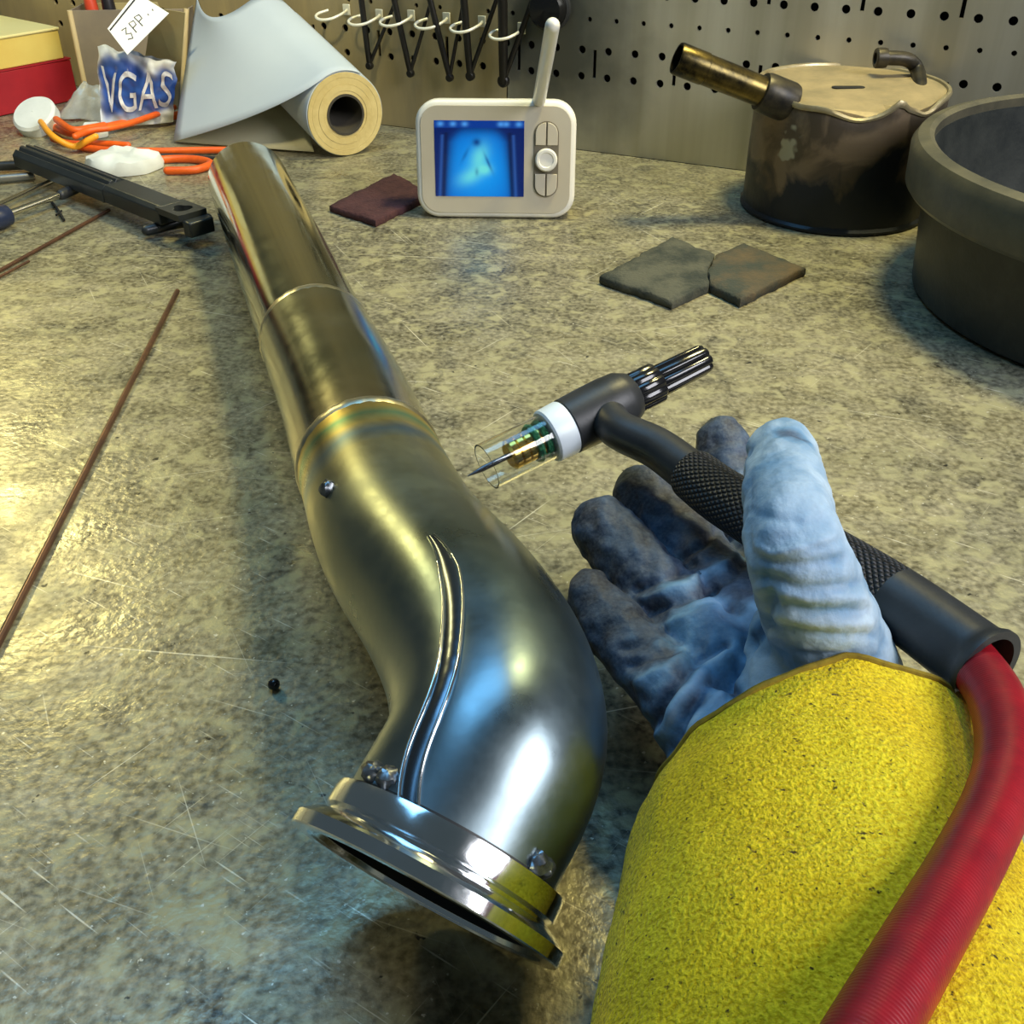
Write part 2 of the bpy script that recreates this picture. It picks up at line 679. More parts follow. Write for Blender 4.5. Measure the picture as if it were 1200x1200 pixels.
def weld_ring(i, r, w, name, m, parent):
    g = G()
    seg = 96
    c = Vector(pl[i][:3])
    prof = [(-w, -0.0004), (-w * .5, 0.0003), (0, 0.0005), (w * .5, 0.0003), (w, -0.0004)]
    for dx, dr in prof:
        for k in range(seg):
            a = 2 * math.pi * k / seg
            q = r + dr + 0.0001 * math.sin(k * 2.1)
            g.v.append(c + PT[i] * (dx + 0.0003 * math.sin(k * 1.7)) + PN[i] * q * math.cos(a) + PB[i] * q * math.sin(a))
    for j in range(4):
        for k in range(seg):
            k2 = (k + 1) % seg
            g.f.append((j * seg + k, j * seg + k2, (j + 1) * seg + k2, (j + 1) * seg + k))
    return build(name, g, m, parent)


weld_ring(iA, pl[iA][3] * 1.006, 0.0042, 'weld_bead', m_weld, pipe)
weld_ring(iB, pl[iB][3] * 1.008, 0.0034, 'weld_bead', m_weld, pipe)


def surf_pt(i, px, py):
    """angle on ring i whose surface point projects nearest a pixel, on the camera side"""
    c = Vector(pl[i][:3])
    best = None
    for k in range(360):
        a = R(k)
        nrm = PN[i] * math.cos(a) + PB[i] * math.sin(a)
        p = c + nrm * pl[i][3]
        if nrm.dot(Vector((0, 0, CAM_H)) - p) < 0:
            continue
        u, v = proj(p)
        d = (u - px) ** 2 + (v - py) ** 2
        if best is None or d < best[0]:
            best = (d, a)
    return best[1]


# seam strip along the elbow: narrow pressed band with a raised edge each side
seam_px = [(505, 628), (520, 655), (530, 690), (532, 730), (522, 780), (507, 830), (492, 880), (478, 925)]


def nearest_surface(px, py, lo=2):
    best = None
    for i in range(iB + lo, iC):
        c = Vector(pl[i][:3])
        for k in range(0, 360, 3):
            a = R(k)
            nrm = PN[i] * math.cos(a) + PB[i] * math.sin(a)
            p = c + nrm * pl[i][3]
            if nrm.dot(Vector((0, 0, CAM_H)) - p) < 0:
                continue
            u, v = proj(p)
            d = (u - px) ** 2 + (v - py) ** 2
            if best is None or d < best[0]:
                best = (d, p, nrm)
    return best[1], best[2]


seam_a = []
for px, py in seam_px:
    best = None
    for i in range(iB + 2, iC + 1):
        c = Vector(pl[i][:3])
        for k in range(360):
            nrm = PN[i] * math.cos(R(k)) + PB[i] * math.sin(R(k))
            p = c + nrm * pl[i][3]
            if nrm.dot(Vector((0, 0, CAM_H)) - p) < 0:
                continue
            u, v = proj(p)
            d = (u - px) ** 2 + (v - py) ** 2
            if best is None or d < best[0]:
                best = (d, i, R(k))
    seam_a.append(best[1:])
si = np.array([q[0] for q in seam_a], float)
sa = np.unwrap([q[1] for q in seam_a])
seam_fit = np.polyfit(si, sa, 3)
seam_i = np.linspace(si[0], iC, 90)


def seam(off, w, h, name, m):
    g = G()
    for j, fi in enumerate(seam_i):
        i = min(int(fi), len(pl) - 2)
        f = fi - i
        c = Vector(pl[i][:3]).lerp(Vector(pl[i + 1][:3]), f)
        n0, b0_ = PN[i].lerp(PN[i + 1], f), PB[i].lerp(PB[i + 1], f)
        r = pl[i][3]
        a0 = np.polyval(seam_fit, fi)
        fade = 0.35 + 0.65 * min(1, j / 20)
        for da, hh in ((-w, -.0005), (-w * .5, h), (w * .5, h), (w, -.0005)):
            a = a0 + (off + da) * fade / r
            g.v.append(c + (n0 * math.cos(a) + b0_ * math.sin(a)) * (r + hh))
    for i in range(len(seam_i) - 1):
        for k in range(3):
            g.f.append((i * 4 + k, i * 4 + k + 1, (i + 1) * 4 + k + 1, (i + 1) * 4 + k))
    return build(name, g, m, tC, angle=80)


m_seam = mat('dark_seam_band', (0.16, 0.18, 0.21), 0.25, metal=1.0)
m_seam_edge = mat('bright_seam_edge', (0.7, 0.72, 0.72), 0.15, metal=1.0)
seam(0, 0.0034, 0.0003, 'seam_band', m_seam)
seam(-.0032, 0.0006, 0.0008, 'seam_edge', m_seam_edge)
seam(.0032, 0.0006, 0.0008, 'seam_edge', m_seam_edge)

# collar and flange
m_mach = mat('machined_bright_steel', (0.84, 0.86, 0.87), 0.12, metal=1.0, rvar=0.08, scale=60)
cl = (fc - Vector(pl[iC][:3])).length
FS = 0.98
g = G().lathe([(r * FS, h) for r, h in [(.0338, -cl - .001), (.0362, -cl - .001), (.0366, -cl + .001), (.0366, -.0085), (.0350, -.0075),
               (.0350, -.0062), (.0338, -.0062)]], fc, fax, 96, closed=True)
collar = build('collar', g, m_mach, pipe, angle=25)
g = G().lathe([(r * FS, h) for r, h in [(.0335, -.0064), (.0368, -.0064), (.0385, -.0060), (.0416, -.0036), (.0424, -.0030), (.0424, .0006),
               (.0420, .0010), (.0372, .0010), (.0368, .0004), (.0352, .0004), (.0346, -.0010), (.0335, -.0012)]],
              fc, fax, 96, closed=True)
flange = build('flange', g, m_mach, pipe, angle=25)
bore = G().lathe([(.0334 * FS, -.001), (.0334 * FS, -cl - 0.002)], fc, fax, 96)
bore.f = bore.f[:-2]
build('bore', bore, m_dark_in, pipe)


def blob(p, r, sc=(1, 1, 1), seed=0, n=14, amp=0.3):
    g = G()
    for i in range(n // 2 + 1):
        th = math.pi * i / (n // 2)
        for k in range(n):
            ph = 2 * math.pi * k / n
            d = Vector((math.sin(th) * math.cos(ph), math.sin(th) * math.sin(ph), math.cos(th)))
            rr = r * (1 + amp * noise.noise(d * 2.2 + Vector((seed * 7.3, 0, 0))))
            g.v.append(Vector(p) + Vector((d.x * sc[0], d.y * sc[1], d.z * sc[2])) * rr)
    for i in range(n // 2):
        for k in range(n):
            k2 = (k + 1) % n
            g.f.append((i * n + k, i * n + k2, (i + 1) * n + k2, (i + 1) * n + k))
    return g


for j, (px, py, r) in enumerate(((432, 928, .0034), (452, 926, .0032), (622, 1022, .0034), (619, 1040, .0030), (388, 573, .0036))):
    p, _n = nearest_surface(px, py, -25)
    build('tack_weld', blob(p, r, seed=j + 3), m_tack, pipe)

# ------------------------------------------------------------------ welding torch with hose
m_rubber = mat('black_rubber', (0.022, 0.024, 0.026), 0.42, col2=(0.035, 0.037, 0.04), scale=60, bump=0.06, bscale=500)


def knurl_extra(m, nt, b, tc, last):
    uv = nd(nt, 'ShaderNodeUVMap')
    sx = nd(nt, 'ShaderNodeSeparateXYZ')
    nt.links.new(uv.outputs[0], sx.inputs[0])

    def wave(su, sv):
        a = nd(nt, 'ShaderNodeMath', operation='MULTIPLY')
        a.inputs[1].default_value = su
        nt.links.new(sx.outputs[0], a.inputs[0])
        c = nd(nt, 'ShaderNodeMath', operation='MULTIPLY_ADD')
        c.inputs[1].default_value = sv
        nt.links.new(sx.outputs[1], c.inputs[0])
        nt.links.new(a.outputs[0], c.inputs[2])
        d = nd(nt, 'ShaderNodeMath', operation='SINE')
        nt.links.new(c.outputs[0], d.inputs[0])
        e = nd(nt, 'ShaderNodeMath', operation='ABSOLUTE')
        nt.links.new(d.outputs[0], e.inputs[0])
        return e.outputs[0]
    k = math.pi * 14 * 2
    mn = nd(nt, 'ShaderNodeMath', operation='MULTIPLY')
    nt.links.new(wave(1150, k), mn.inputs[0])
    nt.links.new(wave(1150, -k), mn.inputs[1])
    bp = nd(nt, 'ShaderNodeBump')
    bp.inputs['Strength'].default_value = 0.9
    bp.inputs['Distance'].default_value = 0.0012
    nt.links.new(mn.outputs[0], bp.inputs['Height'])
    nt.links.new(bp.outputs[0], b.inputs['Normal'])
    nt.links.new(mixc(nt, mn.outputs[0], (0.012, 0.012, 0.013), (0.06, 0.062, 0.07)), b.inputs['Base Color'])


m_knurl = mat('knurled_black_rubber', (0.03, 0.03, 0.032), 0.45, extra=knurl_extra)
m_gloss_blk = mat('glossy_black_plastic', (0.008, 0.008, 0.009), 0.16, coat=0.3)
m_white_ins = mat('pale_blue_white_insulator', (0.72, 0.80, 0.86), 0.35)
m_glass = mat('clear_cup_glass', (0.97, 0.99, 0.97), 0.02, trans=1.0, ior=1.45)
m_brass = mat('brass_gas_lens', (0.72, 0.50, 0.14), 0.22, metal=1.0, col2=(0.6, 0.4, 0.1), scale=300)
m_green = mat('green_o_ring', (0.03, 0.20, 0.09), 0.4)
m_tung = mat('tungsten_rod', (0.18, 0.17, 0.18), 0.25, metal=1.0)
m_hose = None

TZ = 0.078
t_tip, t_end = P(548, 558, .066), P(826, 420, .090)
tax = (t_end - t_tip).normalized()
tlen = (t_end - t_tip).length


def T_at(px, py):
    """length along the torch head axis whose point projects nearest the pixel"""
    return min((tlen * k / 400 for k in range(401)),
               key=lambda t: (proj(t_tip + tax * t)[0] - px) ** 2 + (proj(t_tip + tax * t)[1] - py) ** 2)


torch = thing('welding_torch', 'black welding torch with clear glass cup lying in the gloved hand', 'welding torch',
              tuple(P(900, 620, 0.0)))
l_cup0, l_ring0, l_ring1 = T_at(570, 547), T_at(640, 512), T_at(663, 500)
l_head1, l_cap1 = T_at(742, 462), T_at(770, 448)
ax = tax
g = G().tube([t_tip, t_tip + ax * .007, t_tip + ax * (l_cup0 + .02)], [.0002, .0012, .0012], 14)
build('tungsten_electrode', g, m_tung, torch)
g = G().lathe([(.0090, l_cup0), (.0097, l_cup0), (.0097, l_ring0 + .002), (.0090, l_ring0 + .002)], t_tip, ax, 48, closed=True)
build('glass_cup', g, m_glass, torch, angle=30)
lc = l_cup0 + .010
g = G().lathe([(.0014, lc), (.0050, lc), (.0064, lc + .001), (.0064, lc + .0035), (.0057, lc + .004), (.0064, lc + .0045),
               (.0064, lc + .007), (.0057, lc + .0075), (.0064, lc + .008), (.0064, l_ring0 - .002), (.004, l_ring0)],
              t_tip, ax, 40)
build('gas_lens', g, m_brass, torch, angle=25)
for q in (l_ring0 - lc - .0075, l_ring0 - lc - .0036):
    g = G().lathe([(.0055, lc + q), (.0078, lc + q + .0003), (.0084, lc + q + .0014), (.0078, lc + q + .0026), (.0055, lc + q + .0029)],
                  t_tip, ax, 40)
    build('o_ring', g, m_green, torch)
g = G().lathe([(.0060, l_ring0), (.0105, l_ring0), (.0113, l_ring0 + .0008), (.0117, l_ring1 - .0008), (.0113, l_ring1), (.006, l_ring1)],
              t_tip, ax, 56)
build('insulator_ring', g, m_white_ins, torch, angle=30)
g = G().lathe([(.0105, l_ring1), (.0118, l_ring1 + .0006), (.0122, l_ring1 + .010), (.0124, l_ring1 + .02), (.0120, l_head1 - .006),
               (.0098, l_head1 - .001), (.0082, l_head1)], t_tip, ax, 56)
head_o = build('torch_head', g, m_rubber, torch, angle=60)
flute = lambda i, a, r, h: (r * (1 - 0.10 * (0.5 + 0.5 * math.cos(10 * a)) ** 3), h)
g = G().lathe([(.0085, l_head1 - .001), (.0089, l_head1), (.0089, l_cap1 - .001), (.0082, l_cap1)], t_tip, ax, 80, mod=flute)
bc = build('back_cap', g, m_gloss_blk, torch, angle=50)
g = G().lathe([(.0066, l_cap1 - .0005), (.0070, l_cap1 + .001), (.0066, tlen - .002), (.0060, tlen), (.0045, tlen + .0006), (.0045, tlen - .001), (.0001, tlen - .001)],
              t_tip, ax, 80, mod=lambda i, a, r, h: (r * (1 - 0.16 * (0.5 + 0.5 * math.cos(8 * a)) ** 4), h))
build('cap_stem', g, m_gloss_blk, bc, angle=50)
# neck, grip, tail
hj = t_tip + ax * ((l_ring1 + l_head1) / 2 + .003)
grip_px = [(722, 502, .0800), (770, 525, .0800), (812, 556, .0790), (850, 584, .0780), (950, 644, .0765), (1046, 702, .0770), (1158, 783, .0790)]
gp = [tuple(hj)] + [tuple(P(*q)) for q in grip_px]
gs = spline(gp, 120, smooth=4)


def gi(px, py):
    return min(range(len(gs)), key=lambda i: (proj(gs[i])[0] - px) ** 2 + (proj(gs[i])[1] - py) ** 2)


g1, g2 = gi(806, 552), gi(1048, 704)
g = G().tube(gs[:g1 + 2], [0.0076 + 0.0008 * (k / (g1 + 1)) for k in range(g1 + 2)], 32)
build('neck', g, m_rubber, torch)
npt = g2 - g1
rr = [0.0098 + 0.0014 * min(1, 2 * k / npt) for k in range(npt + 1)]
rr[0], rr[1] = .0090, .0097
g = G().tube(gs[g1:g2 + 1], rr, 64)
build('grip', g, m_knurl, torch, angle=60)
tail = gs[g2:]
nt_ = len(tail)
g = G()
tr = [.0112 + .0003 * k / nt_ for k in range(nt_)]
tr[-1], tr[-2], tr[-3] = .0127, .0127, .0119
g.tube(tail, tr, 48, cap=None)
inner = tail[nt_ // 2:]
g.tube(inner, .0100, 48, cap=None)
o0 = (nt_ - 1) * 48
o1 = nt_ * 48 + (len(inner) - 1) * 48
for k in range(48):
    k2 = (k + 1) % 48
    g.f.append((o0 + k, o0 + k2, o1 + k2, o1 + k))
build('tail_sleeve', g, m_rubber, torch, angle=50)


def hose_extra(m, nt, b, tc, last):
    uv = nd(nt, 'ShaderNodeUVMap')
    mp = nd(nt, 'ShaderNodeMapping')
    mp.inputs['Scale'].default_value = (900, 30, 1)
    nt.links.new(uv.outputs[0], mp.inputs[0])
    w = nd(nt, 'ShaderNodeTexWave')
    w.inputs['Scale'].default_value = 0.35
    w.inputs['Distortion'].default_value = 0.8
    nt.links.new(mp.outputs[0], w.inputs['Vector'])
    bp = nd(nt, 'ShaderNodeBump')
    bp.inputs['Strength'].default_value = 0.15
    bp.inputs['Distance'].default_value = 0.0004
    nt.links.new(w.outputs['Fac'], bp.inputs['Height'])
    nt.links.new(bp.outputs[0], b.inputs['Normal'])


m_hose = mat('red_braided_hose', (0.40, 0.010, 0.018), 0.38, col2=(0.22, 0.006, 0.014), scale=60, extra=hose_extra)
hz = [(1120, 757, .078), (1142, 780, .079), (1168, 820, .083), (1180, 880, .087), (1168, 940, .089), (1134, 1010, .0915), (1088, 1090, .0960),
      (1030, 1190, .1005), (985, 1270, .103), (930, 1380, .105)]
hs = spline([tuple(P(*q)) for q in hz], 120, smooth=6)
build('hose', G().tube(hs, .0077, 32), m_hose, torch)

# ------------------------------------------------------------------ gloved hand and sleeve
person = thing('person', 'gloved hand and yellow suede sleeve holding the black torch, palm up', 'person', tuple(P(960, 900, 0.0)))


def bone(gg, pts, r):
    c = [tuple(P(px, py, z)) + (rad,) for (px, py, z), rad in zip(pts, r)]
    s = spline(c, 26)
    gg.tube(s, [x[3] for x in s], 20, cap='round')
    return s


fingers = {
    'pinky': ([(693, 698, .050), (722, 738, .046), (765, 785, .044), (815, 835, .046)], [.0092, .0115, .0125, .0140]),
    'ring': ([(706, 618, .054), (745, 665, .049), (795, 718, .046), (850, 775, .048)], [.0124, .0136, .0138, .0148]),
    'middle': ([(752, 580, .052), (796, 628, .047), (845, 690, .046), (892, 745, .050)], [.0122, .0134, .0138, .0152]),
    'index': ([(846, 520, .058), (862, 568, .050), (892, 640, .046), (935, 735, .052)], [.0118, .0125, .0130, .0150]),
    'thumb': ([(916, 530, .106), (922, 585, .110), (932, 640, .110), (952, 700, .094), (978, 765, .070)],
              [.0118, .0132, .0142, .0162, .0175]),
}
hg = G()
bones = {}
for k, (pts, r) in fingers.items():
    bones[k] = bone(hg, pts, r)
palm = [
    ([(815, 835, .044), (850, 885, .042), (910, 950, .042)], [.0145, .0175, .022]),
    ([(850, 775, .047), (885, 845, .044), (935, 940, .044)], [.0150, .0185, .022]),
    ([(892, 745, .049), (920, 820, .047), (955, 930, .045)], [.0150, .0185, .022]),
    ([(935, 735, .052), (960, 810, .052), (985, 920, .047)], [.0155, .0185, .022]),
    ([(978, 765, .069), (990, 815, .054), (990, 910, .045)], [.0180, .0200, .0220]),
    ([(920, 745, .070), (930, 790, .062), (945, 860, .052)], [.0120, .0165, .020]),
    ([(950, 900, .045), (962, 980, .046), (970, 1070, .046)], [.024, .025, .026]),
]
pb = [bone(hg, p, r) for p, r in palm]

m_glove = bpy.data.materials.new('worn_blue_grey_leather')


def glove_nodes(m):
    m.use_nodes = True
    nt = m.node_tree
    b = nt.nodes['Principled BSDF']
    tc = nd(nt, 'ShaderNodeTexCoord')
    o = tc.outputs['Object']
    at = nd(nt, 'ShaderNodeAttribute', attribute_name='wear')
    n1 = noise_mask(nt, o, 70, 0.30, 0.72, detail=7, dist=0.3)
    ad = nd(nt, 'ShaderNodeMath', operation='MULTIPLY_ADD')
    ad.inputs[1].default_value = 0.5
    nt.links.new(n1, ad.inputs[0])
    nt.links.new(at.outputs['Fac'], ad.inputs[2])
    mr = nd(nt, 'ShaderNodeMapRange')
    mr.inputs['From Min'].default_value = 0.12
    mr.inputs['From Max'].default_value = 1.25
    nt.links.new(ad.outputs[0], mr.inputs[0])
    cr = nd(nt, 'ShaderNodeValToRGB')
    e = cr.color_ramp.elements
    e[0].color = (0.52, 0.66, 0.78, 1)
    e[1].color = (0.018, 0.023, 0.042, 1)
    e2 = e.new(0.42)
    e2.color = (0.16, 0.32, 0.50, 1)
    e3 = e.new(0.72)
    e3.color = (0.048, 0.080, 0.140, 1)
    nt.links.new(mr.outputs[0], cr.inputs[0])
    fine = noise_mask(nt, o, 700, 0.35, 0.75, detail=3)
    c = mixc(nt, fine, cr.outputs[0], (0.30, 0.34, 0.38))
    mm = nd(nt, 'ShaderNodeMix', data_type='RGBA')
    mm.inputs[0].default_value = 0.18
    nt.links.new(cr.outputs[0], mm.inputs[6])
    nt.links.new(c, mm.inputs[7])
    nt.links.new(mm.outputs[2], b.inputs['Base Color'])
    b.inputs['Roughness'].default_value = 0.62
    n2 = nd(nt, 'ShaderNodeTexNoise')
    n2.inputs['Scale'].default_value = 420
    n2.inputs['Detail'].default_value = 5
    nt.links.new(o, n2.inputs['Vector'])
    n3 = nd(nt, 'ShaderNodeTexNoise')
    n3.inputs['Scale'].default_value = 90
    n3.inputs['Detail'].default_value = 3
    nt.links.new(o, n3.inputs['Vector'])
    s = nd(nt, 'ShaderNodeMath', operation='ADD')
    nt.links.new(n2.outputs['Fac'], s.inputs[0])
    nt.links.new(n3.outputs['Fac'], s.inputs[1])
    bp = nd(nt, 'ShaderNodeBump')
    bp.inputs['Strength'].default_value = 0.35
    bp.inputs['Distance'].default_value = 0.0012
    nt.links.new(s.outputs[0], bp.inputs['Height'])
    nt.links.new(bp.outputs[0], b.inputs['Normal'])


glove_nodes(m_glove)
glove = build('glove', hg, m_glove, person)
md = glove.modifiers.new('r', 'REMESH')
md.mode = 'VOXEL'
md.voxel_size = 0.0011
md2 = glove.modifiers.new('s', 'SMOOTH')
md2.factor = 0.5
md2.iterations = 5
me = evaluated_mesh(glove)
glove.modifiers.clear()
glove.data = me
base = wloc(person)
n = len(me.vertices)
co = np.empty(n * 3)
no = np.empty(n * 3)
me.vertices.foreach_get('co', co)
me.vertices.foreach_get('normal', no)
co = co.reshape(-1, 3) + np.array(base)
no = no.reshape(-1, 3)
zz = co[:, 2] - CAM_H
dep = co[:, 1] * CP - zz * SP
U = 600 + FPX * co[:, 0] / dep
Vv = 600 - FPX * (co[:, 1] * SP + zz * CP) / dep
facing = np.clip(-(co - np.array([0, 0, CAM_H])) @ np.zeros(3), 0, 1)
view = np.array([0, 0, CAM_H]) - co
view /= np.linalg.norm(view, axis=1)[:, None]
face = np.clip((view * no).sum(1) * 3, 0, 1)
# leather folds: (polyline in the palm, depth mm, half width px); negative depth raises a ridge
folds = [
    ([(655 + 240, 655), (930, 662), (985, 655)], 1.2, 6), ([(896, 676), (940, 690), (1005, 684)], 1.4, 6),
    ([(893, 705), (950, 717), (1015, 716)], 1.2, 5), ([(895, 735), (960, 744), (1022, 745)], 1.2, 5),
    ([(890, 765), (960, 770), (1030, 772)], 1.0, 6), ([(888, 640), (905, 652), (945, 640), (975, 628)], -1.2, 6),
    ([(890, 690), (950, 703), (1010, 700)], -1.0, 6), ([(893, 720), (955, 730), (1018, 730)], -1.0, 6),
    ([(885, 600), (920, 612), (965, 610)], 0.8, 7),
    ([(902, 698), (895, 735), (862, 775), (848, 800)], 3.2, 8), ([(862, 775), (850, 800), (862, 812)], 2.0, 6),
    ([(748, 690), (790, 672), (812, 660)], 1.6, 6), ([(760, 715), (805, 700), (835, 690)], 1.6, 6),
    ([(775, 735), (815, 722), (842, 712)], -1.2, 6), ([(755, 702), (798, 688), (822, 676)], -1.2, 6),
    ([(795, 655), (820, 640), (845, 620)], 1.2, 5), ([(812, 680), (840, 668), (862, 652)], -1.0, 5),
    ([(822, 695), (846, 682), (870, 664)], 1.2, 5),
    ([(730, 760), (760, 748), (778, 740)], 1.0, 6), ([(738, 780), (765, 770), (790, 762)], 1.2, 6),
    ([(750, 800), (780, 785), (800, 765)], -1.0, 6),
    ([(765, 850), (780, 815), (810, 780), (850, 755)], 1.8, 6), ([(785, 880), (800, 840), (830, 800), (860, 775)], 1.8, 7),
    ([(775, 860), (792, 825), (820, 790), (852, 765)], -1.4, 7), ([(795, 890), (815, 850), (845, 815)], -1.2, 7),
]
disp = np.zeros(n)
for poly, dmm, w in folds:
    dmin = np.full(n, 1e9)
    for (x0, y0), (x1, y1) in zip(poly[:-1], poly[1:]):
        dx, dy = x1 - x0, y1 - y0
        t = np.clip(((U - x0) * dx + (Vv - y0) * dy) / (dx * dx + dy * dy), 0, 1)
        dmin = np.minimum(dmin, np.hypot(U - x0 - t * dx, Vv - y0 - t * dy))
    disp -= dmm * 0.001 * np.exp(-(dmin / w) ** 2) * face
for i in range(n):
    disp[i] += 0.0009 * noise.noise(Vector(co[i]) * 90) + 0.0007 * noise.noise(Vector(co[i]) * 210)
disp *= np.where((U > 880) & (Vv < 800), 0.85, 1.35)
co2 = co + no * disp[:, None] - np.array(base)
me.vertices.foreach_set('co', co2.reshape(-1))
# grime on the leather: dark finger tips, pale thumb
wear = np.full(n, 0.42)
best = np.full(n, 1e9)
for k, s in list(bones.items()) + [('palm', x) for x in pb]:
    for j, q in enumerate(s):
        d = np.linalg.norm(co - q[:3], axis=1) - q[3]
        t = j / (len(s) - 1)
        w_ = {'thumb': 0.06 + 0.04 * t, 'palm': 0.36, 'index': 0.85 - .25 * t, 'middle': 0.98 - .5 * t ** 1.6,
              'ring': 0.92 - .5 * t ** 1.6, 'pinky': 0.95 - .55 * t ** 1.4}[k]
        if k == 'palm' and s is pb[4]:
            w_ = 0.10
        if k == 'palm' and s is pb[5]:
            w_ = 0.2
        upd = d < best
        best[upd] = d[upd]
        wear[upd] = w_
# smooth the grime over neighbouring vertices
ed = np.empty(len(me.edges) * 2, int)
me.edges.foreach_get('vertices', ed)
ed = ed.reshape(-1, 2)
for _ in range(14):
    acc = wear.copy()
    cnt = np.ones(n)
    np.add.at(acc, ed[:, 0], wear[ed[:, 1]])
    np.add.at(acc, ed[:, 1], wear[ed[:, 0]])
    np.add.at(cnt, ed[:, 0], 1)
    np.add.at(cnt, ed[:, 1], 1)
    wear = acc / cnt
ttip = P(925, 512, .118)
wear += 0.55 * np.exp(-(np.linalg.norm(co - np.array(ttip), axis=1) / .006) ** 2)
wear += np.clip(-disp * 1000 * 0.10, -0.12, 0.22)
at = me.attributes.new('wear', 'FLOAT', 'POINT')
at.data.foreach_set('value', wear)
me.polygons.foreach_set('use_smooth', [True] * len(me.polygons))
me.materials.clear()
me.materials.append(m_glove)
me.update()


def suede_extra(m, nt, b, tc, last):
    o = tc.outputs['Object']
    n1 = noise_mask(nt, o, 900, 0.34, 0.64, detail=7, dist=0.4)
    n2 = noise_mask(nt, o, 24, 0.35, 0.7, detail=5)
    c = mixc(nt, n1, (0.60, 0.40, 0.004), (1.0, 0.80, 0.03))
    c2 = mixc(nt, n1, (0.52, 0.33, 0.004), (1.0, 0.70, 0.015))
    c = mixc(nt, n2, c, c2)
    sp = noise_mask(nt, o, 560, 0.64, 0.72, detail=4)
    c = mixc(nt, sp, c, (0.08, 0.055, 0.01))
    nt.links.new(c, b.inputs['Base Color'])
    t = nd(nt, 'ShaderNodeTexNoise')
    t.inputs['Scale'].default_value = 900
    t.inputs['Detail'].default_value = 4
    nt.links.new(o, t.inputs['Vector'])
    bp = nd(nt, 'ShaderNodeBump')
    bp.inputs['Strength'].default_value = 0.75
    bp.inputs['Distance'].default_value = 0.0016
    nt.links.new(t.outputs['Fac'], bp.inputs['Height'])
    nt.links.new(bp.outputs[0], b.inputs['Normal'])


m_suede = mat('yellow_suede', (0.6, 0.45, 0.02), 0.9, sheen=0.1, extra=suede_extra, spec=0.1)
sl_ctrl = [(962, 893, .0430, .0490), (966, 985, .0445, .0520), (974, 1080, .0455, .0550), (985, 1200, .0465, .0585), (1000, 1330, .0475, .0610),
           (1010, 1480, .0485, .0640)]
sl = spline([tuple(P(a, b, z)) + (r,) for a, b, z, r in sl_ctrl], 60)
g = G()
pts = [Vector(q[:3]) for q in sl]
T, Nn, B = frames(pts)
seg = 96
for lay in (0, 1):
    for i in range(len(pts)):
        for k in range(seg):
            a = 2 * math.pi * k / seg
            r = sl[i][3] - lay * 0.0022
            nn_ = Nn[i] * math.cos(a) * (0.86 - 0.13 * i / len(pts)) + B[i] * math.sin(a)
            p = pts[i] + nn_ * r
            p += nn_ * (0.0020 * noise.noise(p * 28) + 0.0009 * noise.noise(p * 110))
            if i < 16:
                p += T[i] * (0.026 * max(0, math.sin(a)) - .002) * (1 - i / 16)
            if i < 4:
                p += T[i] * (0.0035 * math.sin(a * 2 + 0.8) + 0.0025 * noise.noise(Vector((math.cos(a) * 2, math.sin(a) * 2, 3)))) * (1 - i / 4)
            g.v.append(p)
n_ = len(pts)
for lay in (0, 1):
    o = lay * n_ * seg
    for i in range(n_ - 1):
        for k in range(seg):
            k2 = (k + 1) % seg
            q = (o + i * seg + k, o + i * seg + k2, o + (i + 1) * seg + k2, o + (i + 1) * seg + k)
            g.f.append(q if lay == 0 else q[::-1])
for i in (0, n_ - 1):
    for k in range(seg):
        k2 = (k + 1) % seg
        g.f.append((i * seg + k, i * seg + k2, n_ * seg + i * seg + k2, n_ * seg + i * seg + k))
sleeve = build('sleeve', g, m_suede, person, angle=70)
g = G()
hem = [g0 for g0 in sleeve.data.vertices[:seg]]
hp = [v.co + wloc(person) for v in hem]
g.tube([p for p in hp] + [hp[0]], .0011, 8, cap=None)
m_hem = mat('dark_suede_edge', (0.20, 0.135, 0.012), 0.95, col2=(0.32, 0.22, 0.015), scale=300)
build('cuff_edge', g, m_hem, sleeve)

# ------------------------------------------------------------------ baby monitor


def frame_rot(fwd, tilt):
    """columns: right, back, up for a thing whose front faces -back; yaw by fwd (pointing away from the viewer)"""
    f = Vector((fwd[0], fwd[1], 0)).normalized()
    r = f.cross(UP)
    M = Matrix((r, f, UP)).transposed()
    return M @ Matrix.Rotation(tilt, 3, 'X')


mb = P(581, 257, 0)
MR = frame_rot((0.03, 1, 0), -R(9))
MW, MH, MD = 0.128, 0.0905, 0.020


def mon(x, y, z):
    return mb + MR @ Vector((x, y, z)) + UP * 0.001


def rrect(w, h, r, n=8):
    out = []
    for cx, cy, a0 in ((w / 2 - r, h / 2 - r, 0), (-w / 2 + r, h / 2 - r, 90), (-w / 2 + r, -h / 2 + r, 180), (w / 2 - r, -h / 2 + r, 270)):
        for k in range(n + 1):
            a = R(a0 + 90 * k / n)
            out.append((cx + r * math.cos(a), cy + r * math.sin(a)))
    return out


def mon_slab(w, h, r, y0, y1, cx=0, cz=0, inset=0.0):
    g = G()
    pr = rrect(w, h, r)
    return g.prism([mon(cx + a, y0, MH / 2 + cz + b) for a, b in pr], MR @ Vector((0, y1 - y0, 0)))


